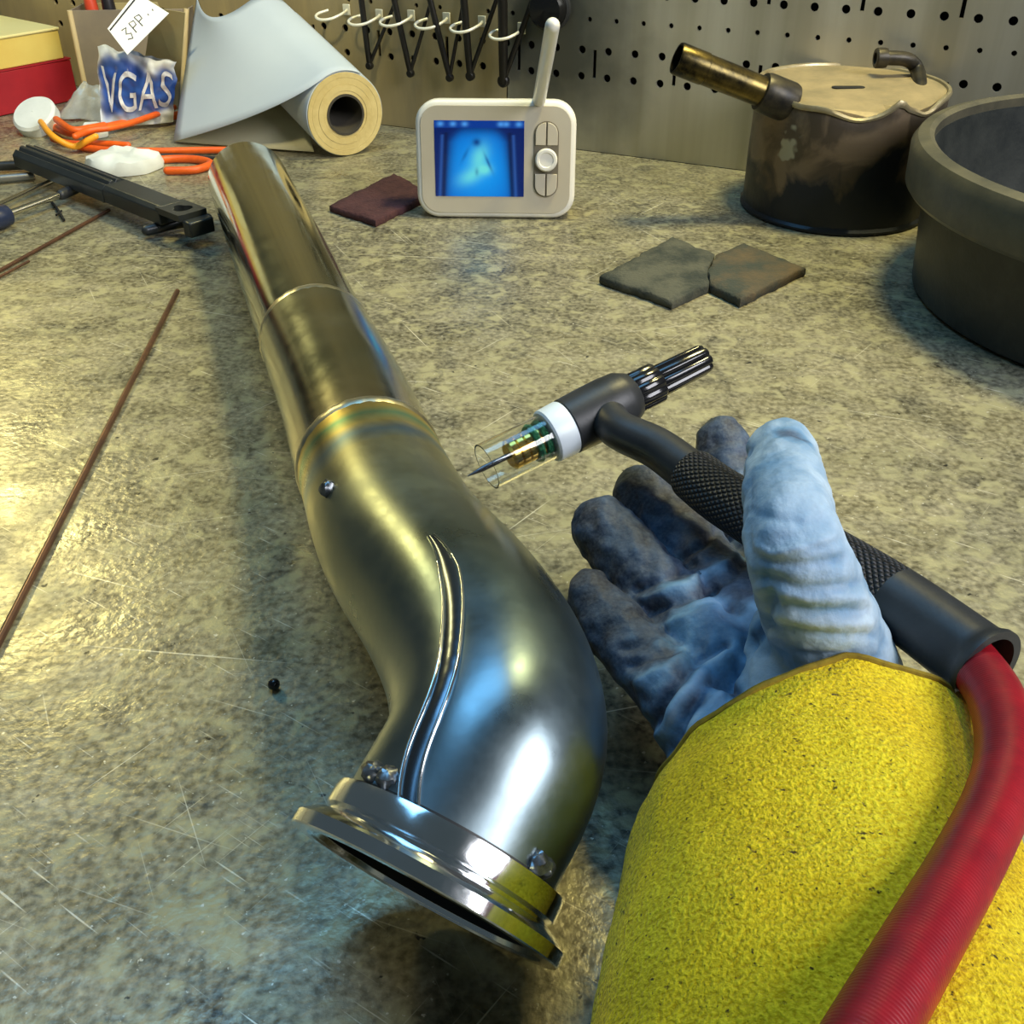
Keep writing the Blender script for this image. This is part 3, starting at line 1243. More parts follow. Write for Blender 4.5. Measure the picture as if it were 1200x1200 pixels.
m_mon_white = mat('white_plastic', (0.80, 0.78, 0.70), 0.3)
m_mon_face = mat('beige_plastic_face', (0.50, 0.45, 0.34), 0.42, col2=(0.54, 0.49, 0.38), scale=12)
m_mon_btn = mat('beige_button', (0.56, 0.51, 0.40), 0.35)
monitor = thing('baby_monitor', 'white handheld baby monitor with lit blue screen and antenna', 'monitor', tuple(mb))
build('casing', mon_slab(MW, MH, .018, 0, MD), m_mon_white, monitor, bevel=.004, bseg=4)
build('face_panel', mon_slab(MW - .008, MH - .008, .0145, -.0006, .004), m_mon_face, monitor, bevel=.0004)
# screen
SW, SH = 0.0715, 0.0580
sxc, szc = -0.0130, 0.0010
nx, ny = 88, 68
g = G()
for j in range(ny + 1):
    for i in range(nx + 1):
        g.v.append(mon(sxc - SW / 2 + SW * i / nx, -.0009, MH / 2 + szc - SH / 2 + SH * j / ny))
for j in range(ny):
    for i in range(nx):
        a = j * (nx + 1) + i
        g.f.append((a, a + 1, a + nx + 2, a + nx + 1))
m_screen = bpy.data.materials.new('lit_screen')
m_screen.use_nodes = True
nt = m_screen.node_tree
at_ = nd(nt, 'ShaderNodeAttribute', attribute_name='picture')
bs = nt.nodes['Principled BSDF']
nt.links.new(at_.outputs['Color'], bs.inputs['Emission Color'])
bs.inputs['Emission Strength'].default_value = 0.8
bs.inputs['Base Color'].default_value = (0.005, 0.005, 0.008, 1)
bs.inputs['Roughness'].default_value = 0.2
scr = build('screen', g, m_screen, monitor, flat=True)


def gs_(x, y, cx, cy, sx, sy, rot=0):
    c, s = math.cos(rot), math.sin(rot)
    u, v = (x - cx) * c + (y - cy) * s, -(x - cx) * s + (y - cy) * c
    return math.exp(-((u / sx) ** 2 + (v / sy) ** 2))


cols = []
for j in range(ny + 1):
    for i in range(nx + 1):
        x, y = i / nx, j / ny
        base_c = Vector((0.0, 0.012, 0.12))
        # cot mattress: wide pale oval narrowing to the top
        half = 0.37 - 0.10 * y
        m_ = 1 / (1 + math.exp((abs(x - 0.49) - half * (1 - max(0, y - 0.72) * 1.6)) * 34))
        m_ *= 1 / (1 + math.exp((y - 0.86) * 30))
        glow = gs_(x, y, 0.5, 0.35, 0.42, 0.52)
        c = base_c.lerp(Vector((0.0, 0.10 + 0.24 * glow, 0.55 + 0.40 * glow)), m_)
        b1 = gs_(x, y, 0.50, 0.52, 0.09, 0.17, -0.25) + gs_(x, y, 0.40, 0.27, 0.15, 0.09, 0.6) * .9 + gs_(x, y, 0.57, 0.36, .07, .07)
        c = c.lerp(Vector((0.16, 0.80, 0.80)), min(1, b1 * .85) * m_)
        dk = gs_(x, y, 0.47, 0.72, 0.045, 0.05) + 0.8 * gs_(x, y, .60, .45, .015, .12, .35) + .5 * gs_(x, y, .34, .55, .02, .1, -.4) + .5 * gs_(x, y, .47, .33, .02, .05)
        c = c.lerp(Vector((0.0, 0.05, 0.25)), min(1, dk))
        # cot rails at the sides
        for cx, sl_ in ((0.05, 0.05), (0.91, -0.04)):
            rl = gs_(x, 0, cx + sl_ * y, 0, 0.018, 1)
            c = c.lerp(Vector((0.03, 0.12, 0.45)), rl * (y < .82) * .7)
            rl = gs_(x, 0, cx + .04 * (1 if cx < .5 else -1) + sl_ * y, 0, 0.025, 1)
            c = c.lerp(Vector((0.0, 0.006, 0.05)), rl * (y < .85) * .8)
        if y > 0.90:
            c = Vector((0.0, 0.04, 0.30))
            for cx in (0.07, 0.21, 0.34, 0.74, 0.80, 0.94):
                c = c.lerp(Vector((0.08, 0.35, 0.9)), min(1, gs_(x, y, cx, .955, .035, .03)))
        cols.append((c.x, c.y, c.z, 1))
ca = scr.data.color_attributes.new('picture', 'FLOAT_COLOR', 'POINT')
ca.data.foreach_set('color', [q for c in cols for q in c])
# control pad: oval outline, four segments, round knob
bx = 0.0405
pad = G().prism([mon(bx + a, -.0014, MH / 2 + .001 + b) for a, b in rrect(.0195, .058, .0097)], MR @ Vector((0, .001, 0)))
m_grv = mat('button_groove', (0.16, 0.14, 0.10), 0.6)
build('button_groove', pad, m_grv, monitor)
for sx in (-1, 1):
    for sz in (-1, 1):
        pr = []
        for k in range(9):
            a = R(90 * k / 8)
            pr.append((sx * (.0006 + .0082 * math.sin(a)), sz * (.0197 + .0083 * math.cos(a))))
        pr.append((sx * .0088, sz * .011))
        pr.append((sx * .0006, sz * .011))
        g = G().prism([mon(bx + a, -.0026, MH / 2 + .001 + b) for a, b in pr], MR @ Vector((0, .0016, 0)))
        build('button', g, m_mon_btn, monitor, bevel=.0004)
kc = mon(bx, -.0014, MH / 2 + .001)
kn = build('control_knob', G().lathe([(.0088, 0), (.0088, .003), (.0078, .0042), (.006, .0042), (.0052, .0034), (.0001, .0030)], kc,
                                     MR @ Vector((0, -1, 0)), 40), m_mon_white, monitor, angle=30)
am0 = mon(.0335, .012, MH - .004)
am1 = P(648, 27, 0.168)
g = G()
dirv = (am1 - am0).normalized()
g.tube([am0, am0.lerp(am1, .5), am1 - dirv * .004], [.0052, .0050, .0048], 24, cap='round')
build('antenna', g, m_mon_white, monitor)

# ------------------------------------------------------------------ scouring pads


def pad_obj(name, px, h, m, label, z=0.0, rough=0.0012, cat='pad', n=26):
    pts = [P(a, b, z + h) for a, b in px]
    c = sum(pts, Vector()) / len(pts)
    base = Vector((c.x, c.y, z))
    g = G()
    # outline subdivided and made ragged
    out = []
    for i in range(len(pts)):
        a, b = pts[i], pts[(i + 1) % len(pts)]
        m_ = max(3, int((b - a).length / .006))
        for k in range(m_):
            q = a.lerp(b, k / m_)
            d = (q - c).normalized()
            out.append(q + d * rough * noise.noise(q * 160) * 2)
    rings = []
    for s, zz in ((0.985, 0.0), (1.0, .18), (1.0, .8), (0.97, 1.0), (0.75, 1.02), (0.5, 1.03), (0.25, 1.02)):
        rings.append([Vector((c.x + (q.x - c.x) * s, c.y + (q.y - c.y) * s,
                              z + h * zz + (0.0012 * noise.noise(Vector((q.x * s, q.y * s, 1)) * 70) if zz > .9 else 0))) for q in out])
    nn = len(out)
    for r in rings:
        g.v += r
    for i in range(len(rings) - 1):
        for k in range(nn):
            k2 = (k + 1) % nn
            g.f.append((i * nn + k, i * nn + k2, (i + 1) * nn + k2, (i + 1) * nn + k))
    g.f.append(tuple(range(nn))[::-1])
    g.v.append(Vector((c.x, c.y, z + h * 1.02)))
    for k in range(nn):
        g.f.append(((len(rings) - 1) * nn + k, (len(rings) - 1) * nn + (k + 1) % nn, len(g.v) - 1))
    return tag(build(name, g, m, None, base, angle=60), label, cat)


m_pad_g = mat('grey_green_abrasive', (0.045, 0.052, 0.042), 0.95, col2=(0.12, 0.085, 0.045), scale=40, lo=.42, hi=.7, bump=0.9, bscale=420)
m_pad_g2 = mat('grey_abrasive_worn', (0.085, 0.085, 0.062), 0.95, col2=(0.030, 0.036, 0.030), scale=40, lo=.42, hi=.62, bump=0.9, bscale=420)
m_pad_b = mat('maroon_abrasive', (0.075, 0.028, 0.030), 0.95, col2=(0.045, 0.016, 0.020), scale=120, bump=0.9, bscale=420)
pad_obj('scouring_pad', [(704, 322), (788, 277), (838, 297), (829, 316), (831, 333), (788, 352)], .007, m_pad_g2,
        'worn grey-green scouring pad with frayed pale corner, left of two')
pad_obj('scouring_pad', [(832, 332), (830, 317), (839, 298), (872, 284), (943, 313), (868, 350)], .007, m_pad_g,
        'dark grey-green scouring pad with cut square corner, right of two')
pad_obj('scouring_pad', [(385, 240), (462, 202), (505, 226), (440, 258)], .006, m_pad_b, 'maroon scouring pad lying half behind the baby monitor')

# ------------------------------------------------------------------ dented burner can


def base_from(px_l, px_r, py_bottom):
    """centre and radius of a circle on the table from its left/right outline and lowest pixel"""
    c = P((px_l + px_r) / 2, py_bottom, 0)
    for _ in range(40):
        d = c.y * CP + CAM_H * SP
        r = (px_r - px_l) / 2 / FPX * d
        q = P((px_l + px_r) / 2, py_bottom, 0)
        c = Vector((q.x * (1 + 0.0), q.y, 0)) + Vector((q.x, q.y, 0)).normalized() * r
    return c, r


cc, cr_ = base_from(864, 1072, 276)
CH = 0.098


def can_extra(m, nt, b, tc, last):
    o = tc.outputs['Object']
    n1 = noise_mask(nt, o, 22, 0.46, 0.56, detail=5, dist=0.8)
    c = mixc(nt, n1, (0.085, 0.065, 0.042), (0.19, 0.14, 0.085))
    sepz = nd(nt, 'ShaderNodeSeparateXYZ')
    nt.links.new(o, sepz.inputs[0])
    n2 = nd(nt, 'ShaderNodeTexNoise')
    n2.inputs['Scale'].default_value = 17
    n2.inputs['Detail'].default_value = 5
    n2.inputs['Distortion'].default_value = 1.0
    nt.links.new(o, n2.inputs['Vector'])
    ad = nd(nt, 'ShaderNodeMath', operation='MULTIPLY_ADD')
    ad.inputs[1].default_value = -0.16
    nt.links.new(n2.outputs['Fac'], ad.inputs[0])
    nt.links.new(sepz.outputs[2], ad.inputs[2])
    mr = nd(nt, 'ShaderNodeMapRange')
    mr.inputs['From Min'].default_value = -0.025
    mr.inputs['From Max'].default_value = -0.040
    nt.links.new(ad.outputs[0], mr.inputs[0])
    c = mixc(nt, mr.outputs[0], c, (0.016, 0.020, 0.026))
    chip = noise_mask(nt, o, 28, 0.66, 0.69, detail=3, loc=(2, 5, 1))
    c = mixc(nt, chip, c, (0.34, 0.33, 0.24))
    nt.links.new(c, b.inputs['Base Color'])


m_can = mat('scorched_tin', (0.1, 0.08, 0.05), 0.45, metal=0.35, extra=can_extra, rvar=0.2, scale=20, bump=0.3, bscale=140)
m_can_rim = mat('worn_bright_tin', (0.50, 0.44, 0.28), 0.4, metal=0.6, col2=(0.30, 0.24, 0.13), scale=40, bump=0.2)
m_can_top = mat('dusty_tan_tin', (0.36, 0.28, 0.15), 0.6, metal=0.2, col2=(0.22, 0.18, 0.10), scale=30, bump=0.2)
can = thing('burner_can', 'dented scorched tin can with a side pipe and small elbow pipe', 'can', tuple(cc))


def dent(a):
    """rim sag (m) by angle; the near side is crushed"""
    d = 0.0
    for c0, w, h in ((R(-100), .30, .010), (R(-55), .22, .008), (R(-78), .08, -.006), (R(-135), .25, .004)):
        x = (a - c0 + math.pi) % (2 * math.pi) - math.pi
        d += h * math.exp(-(x / w) ** 2)
    return d


def can_mod(i, a, r, h):
    # lathe about +z: u = +x for axis z, so a is the plan angle
    t = max(0, (h - CH * .72) / (CH * .28))
    dd = dent(a) * t
    rr = r + (0.0012 * noise.noise(Vector((math.cos(a) * 2, math.sin(a) * 2, h * 30)))) * (1 if h > .004 else 0) - dd * 0.35
    return rr, h - dd


prof = [(cr_ - .002, 0), (cr_ + .001, .001), (cr_ + .001, .003), (cr_ - .0012, .005)] + [(cr_ - .0012, CH * k / 14) for k in range(1, 14)] + [(cr_ - .002, CH - .002)]
prof = [(r, h) for r, h in prof]
gb = G()
gb.lathe(prof, cc, UP, 96, mod=can_mod)
build('body', gb, m_can, can, angle=40)
rim = [(cr_ - .0045, CH - .003), (cr_ - .003, CH + .0008), (cr_ - .0008, CH + .0012), (cr_ + .0002, CH - .001), (cr_ - .0006, CH - .0035)]
build('rim', G().lathe(rim, cc, UP, 96, closed=True, mod=can_mod), m_can_rim, can, angle=50)
lidp = [(cr_ - .0040, CH - .0006), (cr_ - .008, CH - .0045), (cr_ * .6, CH - .0042), (cr_ * .3, CH - .0050), (.0005, CH - .0046)]
build('lid', G().lathe(lidp, cc, UP, 96, mod=lambda i, a, r, h: can_mod(i, a, r, h) if i < 2 else (r, h + .0012 * noise.noise(Vector((math.cos(a), math.sin(a), r * 60)) * 1.6))),
      m_can_top, can)
m_blk = mat('flat_black', (0.008, 0.008, 0.008), 0.8)
sl_c = cc + Vector((-0.004, -.004, CH - .0020))
g = G().prism([sl_c + Vector((a, b, 0)) for a, b in rrect(.026, .008, .0035, 5)], (0, 0, .0006))
build('slot', g, m_blk, can)
# side pipe with socket
p0 = P(907, 113, CH - .002)
p1 = P(793, 68, CH + .027)
m_soot = mat('sooty_brass_pipe', (0.16, 0.12, 0.04), 0.3, metal=0.9, col2=(0.02, 0.018, 0.012), scale=30, lo=.38, hi=.56)
m_sock = mat('black_socket', (0.015, 0.014, 0.012), 0.4, metal=0.3, col2=(0.06, 0.05, 0.03), scale=90)
dv = (p1 - p0).normalized()
g = G().lathe([(.0112, 0), (.0112, .060), (.0118, .0605), (.0118, (p1 - p0).length - .0015), (.0112, (p1 - p0).length),
               (.0095, (p1 - p0).length), (.0095, .05), (.0001, .05)], p0, dv, 40)
sp_o = build('side_pipe', g, m_soot, can, angle=30)
g = G().lathe([(.0140, -.016), (.0150, -.013), (.0150, .008), (.0138, .0115), (.0112, .012)], p0, dv, 40)
build('socket', g, m_sock, can, angle=30)
# elbow pipe at the back
e = [P(1079, 108, CH - .006), P(1075, 82, CH + .004), P(1064, 70, CH + .012), P(1045, 68, CH + .0135), P(1030, 68, CH + .0135)]
es = spline([tuple(q) for q in e], 30, smooth=2)
build('elbow_pipe', G().tube(es, .0056, 24), m_sock, can)
tv = Vector(es[-1]) - Vector(es[-3])
g = G().lathe([(.0050, -.006), (.0074, -.006), (.0078, -.004), (.0078, .002), (.0070, .003), (.0045, .003), (.0045, -.004), (.0001, -.004)], Vector(es[-1]), tv, 28)
build('pipe_end', g, m_sock, can, angle=30)

# ------------------------------------------------------------------ black tub
m_tub = mat('dusty_black_plastic', (0.020, 0.024, 0.024), 0.45, col2=(0.055, 0.060, 0.054), scale=18, lo=.4, hi=.75, bump=0.2, bscale=300)
m_tub_rim = mat('dusty_rim_plastic', (0.055, 0.054, 0.040), 0.38, col2=(0.11, 0.10, 0.065), scale=26, bump=0.15)
tubc = Vector((0.44, 0.67, 0))
TR0, TR1, TH = 0.160, 0.170, 0.100
tub = thing('plastic_tub', 'round black plastic tub with thick dusty rim at the right edge', 'tub', tuple(tubc))
build('body', G().lathe([(TR0 - .004, 0), (TR0, .003), (TR1 - .002, TH - .006), (TR1 - .005, TH - .006), (TR0 - .004, .006), (.0005, .006)], tubc, UP, 128),
      m_tub, tub, angle=35)
build('rim', G().lathe([(TR1 - .004, TH - .030), (TR1 + .006, TH - .032), (TR1 + .0085, TH - .029), (TR1 + .0095, TH - .006), (TR1 + .006, TH),
                        (TR1 - .001, TH + .002), (TR1 - .0045, TH), (TR1 - .005, TH - .012)], tubc, UP, 128, closed=True), m_tub_rim, tub, angle=35)

# ------------------------------------------------------------------ paper roll
m_paper = mat('white_paper', (0.47, 0.54, 0.60), 0.6, col2=(0.43, 0.50, 0.57), scale=6)
m_paper_b = mat('cream_paper_underside', (0.60, 0.58, 0.40), 0.6, col2=(0.55, 0.52, 0.33), scale=8)
m_card = mat('yellow_cardboard_core', (0.62, 0.45, 0.15), 0.7, col2=(0.50, 0.36, 0.12), scale=60, bump=0.3)
m_endgrain = mat('paper_roll_end', (0.66, 0.54, 0.24), 0.7, col2=(0.52, 0.40, 0.15), scale=26, stretch=(1, 1, 1), bump=0.3)
rollb = P(412, 187, 0)
RR = 0.0385
capn = Vector((0.50, -0.866, 0)).normalized()      # the near end faces the viewer's right
capu = Vector((capn.y, -capn.x, 0)) * -1
capu = UP.cross(capn)                              # to the viewer's right in the end plane
rdir = Vector((-.554, .791, .26)).normalized()
rc = Vector((rollb.x - .004, rollb.y + .012, RR))
RL = 0.145
paper = thing('paper_roll', 'thick roll of white paper partly unrolled beside the plastic bag', 'paper roll', (rc.x, rc.y, 0))


def rp(t, a, r):
    return rc + rdir * t + (capu * math.cos(a) + UP * math.sin(a)) * r


def ring_surface(r_out, r_in, t0, t1, seg=72):
    g = G()
    for t, r in ((t0, r_in), (t0, r_out), (t1, r_out), (t1, r_in)):
        for k in range(seg):
            g.v.append(rp(t, 2 * math.pi * k / seg, r))
    for i in range(4):
        j = (i + 1) % 4
        for k in range(seg):
            k2 = (k + 1) % seg
            g.f.append((i * seg + k, i * seg + k2, j * seg + k2, j * seg + k))
    return g


build('roll_body', ring_surface(RR - .0004, .0185, 0.0008, RL), m_paper, paper, angle=30)
for r0, r1 in ((.0372, .0330), (.0328, .0270), (.0268, .0216), (.0214, .0186)):
    build('paper_layer', ring_surface(r0, r1, -.0004 - random.random() * .0006, .004), m_endgrain, paper, angle=30)
build('core', ring_surface(.0186, .0166, -.0012, RL * .98), mat('shaded_core', (0.05, 0.045, 0.035), 0.8), paper, angle=30)  # core colour darkened to paint the shade inside the hole
bk = G()
for k in range(40):
    bk.v.append(rp(RL * .3, 2 * math.pi * k / 40, .0166))
bk.f.append(tuple(range(40)))
build('core_shade_disc', bk, m_blk, paper)  # black disc painting the dark depth of the core


# loose outer sheet: leaves the roll top and falls away to the left onto the bench
def loose(u, v):
    t = -.0005 + v * (RL + .02)
    a_end = R(205)
    top = R(62)
    arc = 0.42
    if u < arc:
        a = top + (R(118) - top) * u / arc
        return rp(t, a, RR + .0006)
    w = (u - arc) / (1 - arc)
    a = R(118)
    p = rp(t, a, RR + .0006)
    tang = (capu * -math.sin(a) + UP * math.cos(a))
    q0 = p
    # landing edge
    near_l, far_l = P(203, 166, .002), P(231, -5, .11)
    q2 = near_l.lerp(far_l, v)
    q1 = q0 + tang * 0.055
    return q0 * (1 - w) ** 2 + q1 * 2 * w * (1 - w) + q2 * w * w


lo = build('loose_sheet', G().sheet(loose, 40, 16), m_paper, paper, solid=.0004)


def curl(u, v):
    # near corner of the sheet folded under, showing the cream back
    a = P(203, 166, .002).lerp(P(368, 178, .003), u)
    b = P(250, 136, .020).lerp(P(342, 108, .034), u)
    m_ = (a + b) / 2 + Vector((.004, -.012, .010))
    return a * (1 - v) ** 2 + m_ * 2 * v * (1 - v) + b * v * v


build('folded_corner', G().sheet(curl, 24, 10), m_paper_b, paper, solid=.0004)

# ------------------------------------------------------------------ boxes, bin, bag, card at the left rear
m_red = mat('red_card', (0.46, 0.020, 0.030), 0.5, col2=(0.32, 0.012, 0.022), scale=10)
m_yel_top = mat('yellow_card', (0.80, 0.66, 0.18), 0.55, col2=(0.72, 0.52, 0.12), scale=7)
bl0, bl1 = P(-60, 150, 0), P(93, 117, 0)
bd = (bl1 - bl0).normalized()
bn = Vector((-bd.y, bd.x, 0))
if bn.y < 0:
    bn = -bn
blen = (bl1 - bl0).length


def obox(name, s0, s1, d0, d1, z0, z1, m, label, cat, bev=.001):
    c = bl0 + bd * (s0 + s1) / 2 + bn * (d0 + d1) / 2
    g = G().box(c + UP * (z0 + z1) / 2, (s1 - s0, d1 - d0, z1 - z0), rotz(math.atan2(bd.y, bd.x)))
    o = thing(name, label, cat, tuple(c + UP * z0))
    b_ = build('box_body', g, m, o, bevel=bev)
    return o, c


box_r, cR = obox('storage_box', 0, blen, 0.0, .12, .0005, .043, m_red, 'low red storage box under the yellow box', 'box')
g = G().box(cR + UP * .0425 + bn * 0, (blen + .003, .064, .004), rotz(math.atan2(bd.y, bd.x)))
box_y, cY = obox('storage_box', 0, blen - .006, 0.001, .116, .0452, .0745, m_yel_top, 'yellow cardboard box stacked on the red box', 'box')
g = G().box(cY + UP * .0757, (blen - .004, .118, .003), rotz(math.atan2(bd.y, bd.x)))
build('lid', g, mat('pale_yellow_lid', (0.86, 0.78, 0.36), 0.5, col2=(0.8, 0.7, 0.28), scale=5), box_y, bevel=.001)
g = G().box(cR + UP * .0442, (blen + .001, .121, .0015), rotz(math.atan2(bd.y, bd.x)))
build('lid', g, m_red, box_r)
# tall cream carton behind the boxes
cq = bl0 + bd * (blen * .5) + bn * .134
g = G().box(cq + UP * .075, (blen * .96, .020, .149), rotz(math.atan2(bd.y, bd.x)))
carton = thing('carton', 'tall cream carton standing behind the yellow and red boxes', 'carton', tuple(cq))
build('carton_body', g, mat('cream_carton', (0.78, 0.72, 0.40), 0.6, col2=(0.70, 0.62, 0.30), scale=6), carton, bevel=.001)
st = bl0 + bd * (blen * .56) + bn * .1235
build('tape_strip', G().box(st + UP * .075, (.010, .001, .148), rotz(math.atan2(bd.y, bd.x))), mat('ochre_tape', (0.55, 0.38, 0.07), 0.5), carton)

# bin: open-topped tapering carton
m_bin = mat('grey_brown_card', (0.20, 0.17, 0.13), 0.7, col2=(0.26, 0.22, 0.15), scale=14)
m_bin_edge = mat('cream_card_edge', (0.66, 0.54, 0.30), 0.65)
m_bin_in = mat('olive_card', (0.36, 0.30, 0.13), 0.7, col2=(0.42, 0.36, 0.18), scale=12)
b0, b1 = P(106, 128, 0), P(214, 128, 0)
bin_c = (b0 + b1) / 2 + Vector((0, .02, 0))
bin_o = thing('open_bin', 'open-topped grey-brown card bin behind the printed plastic bag', 'bin', tuple(bin_c))
hb = 0.100
b0t, b1t = P(82, 12, hb), P(219, 10, hb)
dep_v = Vector((0.0, .040, 0))
out_v = Vector((0, .045, 0))


def quad_slab(a, b, c, d, th, name, m):
    n_ = (b - a).cross(d - a).normalized() * th
    return build(name, G().prism([a, b, c, d], n_), m, bin_o, bevel=.0004)


quad_slab(b0, b1, b1t, b0t, .0015, 'front_wall', m_bin)
quad_slab(b0 + dep_v, b1 + dep_v, b1t + out_v, b0t + out_v, -.0015, 'back_wall', m_bin_in)
quad_slab(b0, b0 + dep_v, b0t + out_v, b0t, -.0015, 'side_wall', m_bin)
quad_slab(b1, b1 + dep_v, b1t + out_v, b1t, .0015, 'side_wall', m_bin)
quad_slab(b0 + UP * .0003, b1 + UP * .0003, b1 + dep_v + UP * .0003, b0 + dep_v + UP * .0003, .0012, 'bottom', m_bin)
for a, b_ in ((b0, b0t), (b1, b1t)):
    fr = Vector((0, -.0014, 0))
    g = G().tube([a + fr + UP * .002, b_ + fr], .0028, 10)
    build('corner_edge', g, m_bin_edge, bin_o)
# olive card sheet standing in the bin right half
q = [P(168, 88, .040), P(212, 95, .036), P(218, 14, .112), P(180, 8, .116)]
q = [x + Vector((0, -.004, 0)) for x in q]
tag(build('card_sheet', G().prism(q, (0, .0012, 0)), m_bin_in, None, (q[0].x, q[0].y, q[0].z)), 'olive card sheet against the bin beside the white tag', 'card')
# red and black handles poking out of the bin
for k, (px, py, c_, lab) in enumerate(((97, 4, (0.62, .07, .03), 'small red tool handle sticking out of the bin'), (118, 4, (0.015, .015, .02), 'small black tool handle sticking out of the bin'))):
    tp = P(px, py - 6, hb + .010) + Vector((0, .018, 0))
    bt = bin_c + Vector(((-.028 + .016 * k), .002, .004))
    g = G().tube(spline([tuple(bt), tuple(bt.lerp(tp, .6)), tuple(tp)], 12), [.003] * 7 + [.0045, .006, .0068, .0068, .006], 16, cap='round')
    tag(build('tool_handle', g, mat('handle_plastic_%d' % k, c_, .4), None, tuple(bt)), lab, 'tool')

# plastic bag with blue print
bag_px = [(122, 56), (206, 66), (207, 128), (128, 140)]
bag_tl, bag_tr, bag_br, bag_bl = P(118, 52, .076), P(210, 70, .068), P(206, 140, .004), P(122, 146, .004)
bag_c = (bag_bl + bag_br) / 2


def bag_pt(u, v, side):
    u2 = u + .05 * noise.noise(Vector((v * 5, 1, 7))) * (2 * u - 1)
    v2 = v - .07 * noise.noise(Vector((u * 6, 2, 3))) * (1 - v)
    p = bag_tl.lerp(bag_tr, u2).lerp(bag_bl.lerp(bag_br, u2), v2)
    th = .011 * (math.sin(math.pi * min(1, max(0, u))) ** .6) * (math.sin(math.pi * (0.12 + .82 * v)) ** .6)
    w = 0.0045 * noise.noise(Vector((u * 4, v * 4, side * 5.0))) + 0.0022 * noise.noise(Vector((u * 11, v * 9, side)))
    return p + Vector((0, -.010 + side * th, 0)) + Vector((0, side * w, 0.3 * w))


def bag_extra(m, nt, b, tc, last):
    uv = nd(nt, 'ShaderNodeAttribute', attribute_name='ink')
    c = mixc(nt, uv.outputs['Fac'], last, (0.03, 0.085, 0.34))
    nt.links.new(c, b.inputs['Base Color'])


m_bag = mat('milky_printed_plastic', (0.74, 0.78, 0.80), 0.22, col2=(0.48, 0.50, 0.48), scale=40, lo=.45, hi=.75, extra=bag_extra)
g = G()
nu, nv = 44, 36
for side in (-1, 1):
    g.sheet(lambda i, j: bag_pt(i, j, side), nu, nv)
bag = thing('plastic_bag', 'crumpled milky plastic bag with blue lettering leaning on the bin', 'bag', tuple(bag_c))
bo = build('bag_film', g, m_bag, bag, angle=70)
ink = []
for side in (-1, 1):
    for i in range(nu + 1):
        for j in range(nv + 1):
            u, v = i / nu, j / nv
            e = noise.noise(Vector((u * 5, v * 5, 2))) * .10
            k = 1 / (1 + math.exp(-(v - .08 - .10 * u + e) * 40)) / (1 + math.exp((v - .90 + .12 * u + e) * 30))
            k *= 1 / (1 + math.exp(-(u - .02 + e) * 60))
            ink.append(k if side == -1 else 0)
ia = bo.data.attributes.new('ink', 'FLOAT', 'POINT')
ia.data.foreach_set('value', ink)
m_letter = mat('white_print', (0.66, 0.68, 0.72), 0.4, col2=(0.55, 0.56, 0.62), scale=40)
fc_ = bpy.data.curves.new('t', 'FONT')
fc_.body = 'VGAS'
fc_.size = 1
fo = bpy.data.objects.new('t', fc_)
COL.objects.link(fo)
tm = evaluated_mesh(fo)
bpy.data.objects.remove(fo)
xs = [v.co.x for v in tm.vertices]
ys = [v.co.y for v in tm.vertices]
x0, x1, y0_, y1_ = min(xs), max(xs), min(ys), max(ys)
bmm = bmesh.new()
bmm.from_mesh(tm)
bmesh.ops.triangulate(bmm, faces=bmm.faces)
for _ in range(2):
    bmesh.ops.subdivide_edges(bmm, edges=[e for e in bmm.edges if e.calc_length() > .12], cuts=1)
    bmesh.ops.triangulate(bmm, faces=bmm.faces)
for v in bmm.verts:
    u = .06 + .91 * (v.co.x - x0) / (x1 - x0)
    w = .78 + .03 * math.sin(u * 5) - (.56) * (v.co.y - y0_) / (y1_ - y0_) - .03 * u
    v.co = bag_pt(u, w, -1) + Vector((0, -.0012, 0.0002)) - bag_c
bmm.to_mesh(tm)
bmm.free()
tm.materials.clear()
tm.materials.append(m_letter)
lt = bpy.data.objects.new('lettering', tm)
COL.objects.link(lt)
lt.parent = bag

# white tag card with ruled line and handwriting
tg = [P(154, 59, .075), P(118, 25, .105), P(158, -22, .140), P(208, 2, .122)]
tg = [P(155, 60, .080), P(132, 30, .100), P(165, -12, .128), P(203, 12, .112)]
tg = [x + Vector((0, -.016, 0)) for x in tg]
tag_o = thing('paper_tag', 'white paper tag with black line and handwriting above the bag', 'tag', tuple(tg[0]))
tn = (tg[1] - tg[0]).cross(tg[3] - tg[0]).normalized()
if tn.y > 0:
    tn = -tn
build('tag_card', G().prism(tg, -tn * .0006), mat('tag_white', (0.80, 0.82, 0.80), .6), tag_o)
m_ink = mat('black_ink', (0.02, 0.02, 0.03), 0.6)


def tagp(u, v):
    return tg[0].lerp(tg[3], u).lerp(tg[1].lerp(tg[2], u), v) + tn * .0003


build('ruled_line', G().tube([tagp(.02, .90), tagp(.98, .90)], .0008, 6), m_ink, tag_o)
for strokes in ([(.18, .30), (.26, .22), (.30, .36), (.22, .44), (.30, .58), (.20, .62)], [(.38, .26), (.40, .60), (.50, .55), (.48, .42), (.39, .42)],
                [(.54, .26), (.56, .60), (.66, .55), (.64, .42), (.55, .42)], [(.76, .34), (.77, .38)], [(.88, .34), (.89, .38)]):
    build('handwriting', G().tube([tagp(*s) for s in strokes], .00055, 6), m_ink, tag_o)

# crumpled clear film at the foot of the bin
m_film = mat('clear_film', (0.80, 0.84, 0.82), 0.12, trans=0.55, col2=(0.6, 0.62, 0.58), scale=50)
fp = [P(68, 136, .002), P(126, 142, .002), P(124, 100, .030), P(98, 96, .032)]


